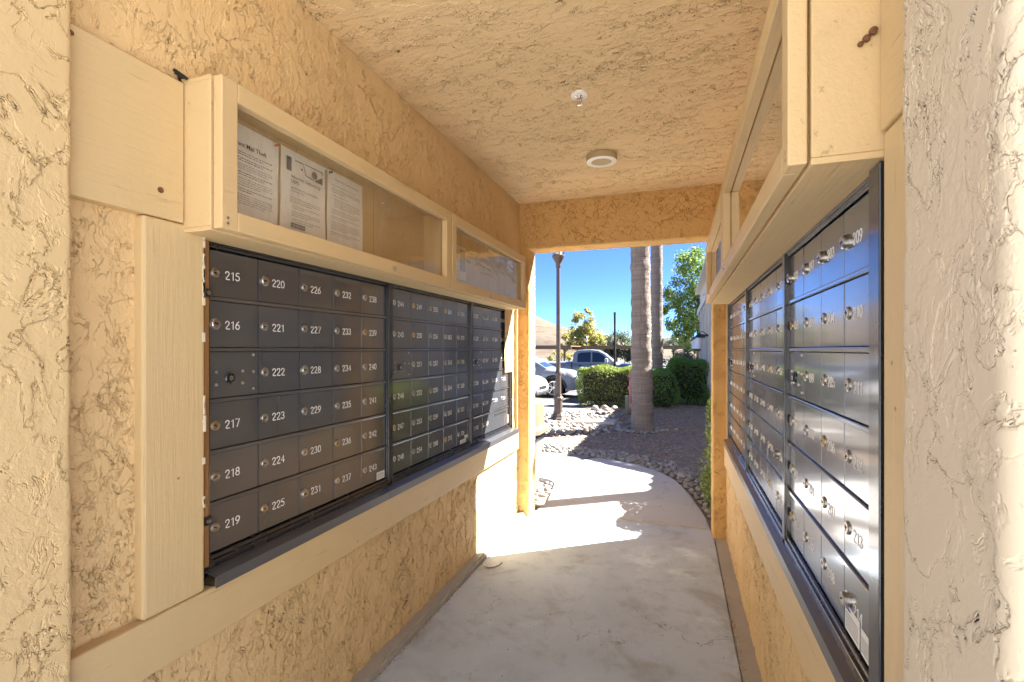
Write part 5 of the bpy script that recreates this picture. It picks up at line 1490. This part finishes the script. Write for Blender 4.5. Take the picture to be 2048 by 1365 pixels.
# ================================================================== CARS
def lerp_tab(tab, x):
    for i in range(len(tab) - 1):
        if x <= tab[i + 1][0]:
            t = (x - tab[i][0]) / (tab[i + 1][0] - tab[i][0] + 1e-9); t = max(0, min(1, t))
            return tab[i][1] + (tab[i + 1][1] - tab[i][1]) * t
    return tab[-1][1]
def car(name, label, cat, loc, rz, p, paint, group='vehicles parked in the lot'):
    """front faces local +x; p holds the side profile"""
    root = tag(empty(name, loc, rz), label, cat, group)
    L, W, wr = p['L'], p['W'], p['wr']
    ax = p['axles']
    N = 84
    rows = []
    xs_ = sorted(set([L * i / N for i in range(N + 1)] + [a + s * (wr + 0.05) for a in ax for s in (-1, 1)]))
    for x in xs_:
        top = lerp_tab(p['deck'], x); bot = lerp_tab(p['under'], x)
        for a in ax:
            q = (wr + 0.055) ** 2 - (x - a) ** 2
            if q > 0: bot = max(bot, wr + math.sqrt(q))
        w = W / 2 * lerp_tab(p['plan'], x)
        mid = bot + (top - bot) * 0.62
        rows.append([(x, s * w * k, z) for s, k, z in ((1, 0.93, bot), (1, 1.0, bot + (top - bot) * 0.28), (1, 0.995, mid), (1, 0.955, bot + (top - bot) * 0.88), (1, 0.88, top), (1, 0.45, top + 0.025),
                                                     (-1, 0.45, top + 0.025), (-1, 0.88, top), (-1, 0.955, bot + (top - bot) * 0.88), (-1, 0.995, mid), (-1, 1.0, bot + (top - bot) * 0.28), (-1, 0.93, bot))])
    mb = MB(); n = len(rows[0])
    mb.add([v for r in rows for v in r], [(i * n + k, i * n + (k + 1) % n, (i + 1) * n + (k + 1) % n, (i + 1) * n + k) for i in range(len(rows) - 1) for k in range(n)] + [tuple(range(n - 1, -1, -1)), tuple((len(rows) - 1) * n + k for k in range(n))])
    mb.build('body', paint, root, True)
    # cabin
    gh = p['cabin']          # list of (x, z) from rear base over the roof to the windscreen base
    tw, bw = W / 2 * p['tumble'], W / 2 * 0.90
    zb = min(z for x, z in gh); zt = max(z for x, z in gh)
    def hw(z): return bw + (tw - bw) * (z - zb) / (zt - zb)
    mb = MB(); m = len(gh)
    vs = [(x, hw(z), z) for x, z in gh] + [(x, hw(z) * 0.86, z + (0.03 if z > zt - 0.12 else 0.0)) for x, z in gh]
    vs += [(x, -y, z) for x, y, z in vs]
    fs = []
    for i in range(m - 1):
        fs += [(i, i + 1, m + i + 1, m + i), (m + i, m + i + 1, 3 * m + i + 1, 3 * m + i), (3 * m + i, 3 * m + i + 1, 2 * m + i + 1, 2 * m + i)]
    fs += [tuple(range(m)), tuple(range(3 * m - 1, 2 * m - 1, -1))]
    mb.add(vs, fs); cab = mb.build('cabin', paint, root, True)
    for win in p['side']:
        for s in (1, -1):
            mb = MB(); mb.add([(x, s * (hw(z) + 0.008), z) for x, z in win] + [(x, s * (hw(z) - 0.01), z) for x, z in win], [tuple(range(len(win))), tuple(range(2 * len(win) - 1, len(win) - 1, -1))] + [(i, (i + 1) % len(win), (i + 1) % len(win) + len(win), i + len(win)) for i in range(len(win))])
            mb.build('side_window', M['carglass'], cab)
    for nm, (a, b) in (('windscreen', p['front']), ('rear_window', p['back'])):
        (xa, za), (xb, zb_) = a, b
        nx, nz = (zb_ - za), -(xb - xa); l = math.hypot(nx, nz); nx, nz = nx / l * 0.012, nz / l * 0.012
        if nz < 0: nx, nz = -nx, -nz
        mb = MB()
        q = [(xa + nx, -hw(za) * 0.83, za + nz), (xa + nx, hw(za) * 0.83, za + nz), (xb + nx, hw(zb_) * 0.81, zb_ + nz), (xb + nx, -hw(zb_) * 0.81, zb_ + nz)]
        mb.add(q + [(x - nx * 1.5, y, z - nz * 1.5) for x, y, z in q], [(0, 1, 2, 3), (7, 6, 5, 4), (0, 4, 5, 1), (1, 5, 6, 2), (2, 6, 7, 3), (3, 7, 4, 0)])
        mb.build(nm, M['carglass'], cab)
    # wheels
    for a in ax:
        for s in (1, -1):
            w = empty('wheel', (a, s * (W / 2 - 0.11), wr), 0, root)
            T = Matrix.Rotation(R(-90 * s), 4, 'X')
            mb = MB(); mb.lathe([(wr * 0.70, -0.09), (wr * 0.95, -0.10), (wr, -0.06), (wr, 0.06), (wr * 0.95, 0.10), (wr * 0.70, 0.092), (wr * 0.68, 0.05)], 32, T); mb.build('tyre', M['tyre'], w, True)
            mb = MB(); mb.lathe([(wr * 0.69, 0.05), (wr * 0.69, 0.07), (wr * 0.1, 0.06)], 28, T); mb.build('disc', M['rimdark'], w)
            mb = MB(); mb.lathe([(wr * 0.63, 0.075), (wr * 0.64, 0.098), (wr * 0.71, 0.096), (wr * 0.71, 0.06)], 28, T, cap=False)
            mb.lathe([(wr * 0.15, 0.06), (wr * 0.14, 0.10), (0.02, 0.105)], 14, T)
            for k in range(5):
                for d_ in (-0.13, 0.13):
                    t0, t1 = 2 * math.pi * k / 5, 2 * math.pi * k / 5 + d_ * 1.7
                    mb.tube([T @ Vector((wr * 0.1 * math.cos(t0), wr * 0.1 * math.sin(t0), 0.094)), T @ Vector((wr * 0.67 * math.cos(t1), wr * 0.67 * math.sin(t1), 0.09))], 0.019, 5)
            mb.build('rim', M['rim'], w)
            mb = MB()    # flare round the arch
            if p.get('flare'):
                pts = [(a + (wr + 0.075) * math.cos(t), s * (W / 2 * lerp_tab(p['plan'], a) - 0.004), wr + (wr + 0.075) * math.sin(t)) for t in [math.pi * j / 14 for j in range(15)]]
                mb.tube(pts, 0.045, 6); mb.build('arch_flare', M['cartrim'], root)
    mb = MB()
    f = p['under']
    mb.box((ax[0] - 0.1, -W * 0.4, 0.2), (ax[1] + 0.1, W * 0.4, 0.45)); mb.build('underbody', M['cartrim'], root)
    # bumpers, lights, handles, mirrors, sills
    for nm, part_ in p['bits'].items():
        for (a, b, mat, r) in part_:
            mb = MB(); mb.bbox(a, b, r); mb.build(nm, M[mat], root)
    return root

suv = dict(L=4.6, W=1.88, wr=0.365, axles=(0.85, 3.62), tumble=0.70,
  deck=[(0, 0.92), (0.15, 1.05), (0.5, 1.08), (3.1, 1.08), (3.4, 1.06), (4.1, 0.98), (4.42, 0.86), (4.6, 0.70)],
  under=[(0, 0.42), (0.3, 0.30), (4.1, 0.26), (4.4, 0.30), (4.6, 0.46)],
  plan=[(0, 0.84), (0.3, 0.97), (0.8, 1.0), (3.9, 1.0), (4.3, 0.93), (4.5, 0.80), (4.6, 0.70)],
  cabin=[(0.12, 1.05), (0.55, 1.52), (1.1, 1.64), (1.9, 1.66), (2.35, 1.60), (2.75, 1.42), (3.35, 1.07)],
  side=[[(0.62, 1.12), (0.85, 1.46), (1.45, 1.55), (1.55, 1.12)], [(1.62, 1.12), (1.53, 1.555), (2.2, 1.545), (2.55, 1.40), (2.85, 1.12)]],
  front=((3.27, 1.12), (2.42, 1.57)), back=((0.2, 1.12), (0.52, 1.48)), flare=True,
  bits={'sill': [((1.35, -0.95, 0.27), (3.1, -0.80, 0.40), 'cartrim', 0.02), ((1.35, 0.80, 0.27), (3.1, 0.95, 0.40), 'cartrim', 0.02)],
        'bumper': [((4.30, -0.66, 0.34), (4.625, 0.66, 0.50), 'cartrim', 0.05), ((-0.03, -0.7, 0.36), (0.2, 0.7, 0.58), 'cartrim', 0.04)],
        'grille': [((4.40, -0.5, 0.53), (4.618, 0.5, 0.68), 'cartrim', 0.03)],
        'headlight': [((4.18, -0.84, 0.74), (4.46, -0.60, 0.82), 'headlight', 0.02), ((4.18, 0.60, 0.74), (4.46, 0.84, 0.82), 'headlight', 0.02)],
        'tail_light': [((0.0, -0.82, 0.86), (0.16, -0.5, 0.98), 'taillight', 0.02), ((0.0, 0.5, 0.86), (0.16, 0.82, 0.98), 'taillight', 0.02)],
        'mirror': [((2.75, -1.10, 1.08), (2.92, -0.90, 1.21), 'cartrim', 0.03), ((2.75, 0.90, 1.08), (2.92, 1.10, 1.21), 'cartrim', 0.03)],
        'door_handle': [((1.35, -0.955, 0.93), (1.53, -0.93, 0.96), 'cartrim', 0.008), ((2.3, -0.955, 0.93), (2.48, -0.93, 0.96), 'cartrim', 0.008)],
        'number_plate': [((4.60, -0.16, 0.50), (4.632, 0.16, 0.60), 'headlight', 0.004)]})
sedan = dict(L=4.65, W=1.8, wr=0.325, axles=(0.95, 3.70), tumble=0.68,
  deck=[(0, 0.85), (0.2, 0.98), (0.8, 1.0), (3.2, 0.94), (3.6, 0.90), (4.3, 0.80), (4.55, 0.70), (4.65, 0.58)],
  under=[(0, 0.38), (0.3, 0.24), (4.2, 0.20), (4.5, 0.24), (4.65, 0.36)],
  plan=[(0, 0.82), (0.4, 0.98), (0.9, 1.0), (3.9, 1.0), (4.35, 0.92), (4.55, 0.80), (4.65, 0.68)],
  cabin=[(0.45, 0.97), (1.1, 1.36), (1.6, 1.44), (2.2, 1.45), (2.6, 1.38), (3.45, 0.92)],
  side=[[(1.0, 1.02), (1.25, 1.32), (1.8, 1.38), (1.85, 1.0)], [(1.92, 1.0), (1.87, 1.385), (2.35, 1.37), (3.0, 0.99)]],
  front=((3.35, 0.98), (2.55, 1.38)), back=((0.6, 1.05), (1.12, 1.35)), flare=False,
  bits={'bumper': [((4.40, -0.66, 0.24), (4.665, 0.66, 0.34), 'cartrim', 0.04)], 'grille': [((4.5, -0.42, 0.40), (4.66, 0.42, 0.54), 'cartrim', 0.03)],
        'headlight': [((4.22, -0.83, 0.60), (4.50, -0.58, 0.70), 'headlight', 0.03), ((4.22, 0.58, 0.60), (4.50, 0.83, 0.70), 'headlight', 0.03)],
        'tail_light': [((0.0, -0.78, 0.78), (0.14, -0.5, 0.9), 'taillight', 0.02), ((0.0, 0.5, 0.78), (0.14, 0.78, 0.9), 'taillight', 0.02)],
        'mirror': [((2.8, -1.04, 0.98), (2.96, -0.86, 1.10), 'cartrim', 0.03), ((2.8, 0.86, 0.98), (2.96, 1.04, 1.10), 'cartrim', 0.03)]})
pickup = dict(L=5.85, W=2.0, wr=0.41, axles=(1.15, 4.85), tumble=0.78,
  deck=[(0, 1.30), (2.2, 1.30), (2.22, 1.24), (4.3, 1.24), (4.45, 1.23), (5.5, 1.17), (5.78, 1.08), (5.85, 0.95)],
  under=[(0, 0.60), (0.3, 0.50), (5.4, 0.46), (5.7, 0.50), (5.85, 0.62)],
  plan=[(0, 0.97), (0.4, 1.0), (5.2, 1.0), (5.6, 0.96), (5.85, 0.86)],
  cabin=[(2.24, 1.23), (2.30, 1.80), (2.55, 1.94), (3.2, 1.97), (3.6, 1.93), (3.95, 1.76), (4.55, 1.24)],
  side=[[(2.5, 1.32), (2.52, 1.74), (2.65, 1.82), (3.22, 1.85), (3.22, 1.32)], [(3.30, 1.32), (3.30, 1.85), (3.62, 1.82), (3.9, 1.68), (4.18, 1.32)]],
  front=((4.45, 1.30), (3.68, 1.89)), back=((2.245, 1.36), (2.30, 1.78)), flare=False,
  bits={'bumper': [((5.62, -0.92, 0.48), (5.93, 0.92, 0.68), 'rim', 0.05), ((-0.12, -0.9, 0.52), (0.12, 0.9, 0.70), 'rim', 0.04)],
        'grille': [((5.70, -0.55, 0.72), (5.875, 0.55, 1.02), 'cartrim', 0.03)],
        'headlight': [((5.60, -0.93, 0.84), (5.85, -0.62, 1.02), 'headlight', 0.03), ((5.60, 0.62, 0.84), (5.85, 0.93, 1.02), 'headlight', 0.03)],
        'tail_light': [((-0.02, -0.98, 0.9), (0.12, -0.82, 1.22), 'taillight', 0.02), ((-0.02, 0.82, 0.9), (0.12, 0.98, 1.22), 'taillight', 0.02)],
        'cab_gap': [((2.195, -1.003, 0.6), (2.235, -0.96, 1.33), 'black', 0.004)],
        'door_seam': [((3.25, -1.003, 0.62), (3.262, -0.97, 1.24), 'black', 0.002), ((4.28, -1.003, 0.62), (4.292, -0.97, 1.22), 'black', 0.002)],
        'mirror': [((3.98, -1.24, 1.30), (4.14, -0.98, 1.52), 'headlight', 0.04), ((3.98, 0.98, 1.30), (4.14, 1.24, 1.52), 'headlight', 0.04)],
        'door_handle': [((2.55, -1.012, 1.12), (2.75, -0.985, 1.155), 'cartrim', 0.008), ((3.4, -1.012, 1.12), (3.6, -0.985, 1.155), 'cartrim', 0.008)],
        'running_board': [((2.3, -1.02, 0.40), (4.25, -0.85, 0.47), 'cartrim', 0.02), ((2.3, 0.85, 0.40), (4.25, 1.02, 0.47), 'cartrim', 0.02)]})
def G_(y): return gz(y) - 0.10
car('parked_suv', 'silver-grey SUV with black wheel arches behind the lamp post', 'car', (-8.05, 18.2, G_(18.4)), R(3), suv, M['carwhite'])
car('parked_sedan', 'white car whose nose just shows beside the sunlit jamb', 'car', (-8.83, 15.4, G_(15.2)), R(-2), sedan, M['carwhite2'])
car('parked_pickup', 'silver-grey crew cab pickup parked beyond the hedge', 'pickup', (-7.75, 26.6, G_(27)), R(4), pickup, M['carsilver'])
car('parked_sedan', 'white car behind the pickup hood, left of the palm', 'car', (-7.1, 34.0, G_(34)), R(2), sedan, M['carwhite2'])
car('parked_suv', 'white SUV under the brown carport behind the pickup bed', 'car', (-17.6, 44.0, G_(44)), R(90), suv, M['carwhite2'])
car('parked_sedan', 'white car under the carport just left of the pickup cab', 'car', (-14.3, 43.4, G_(44)), R(90), sedan, M['carwhite2'])
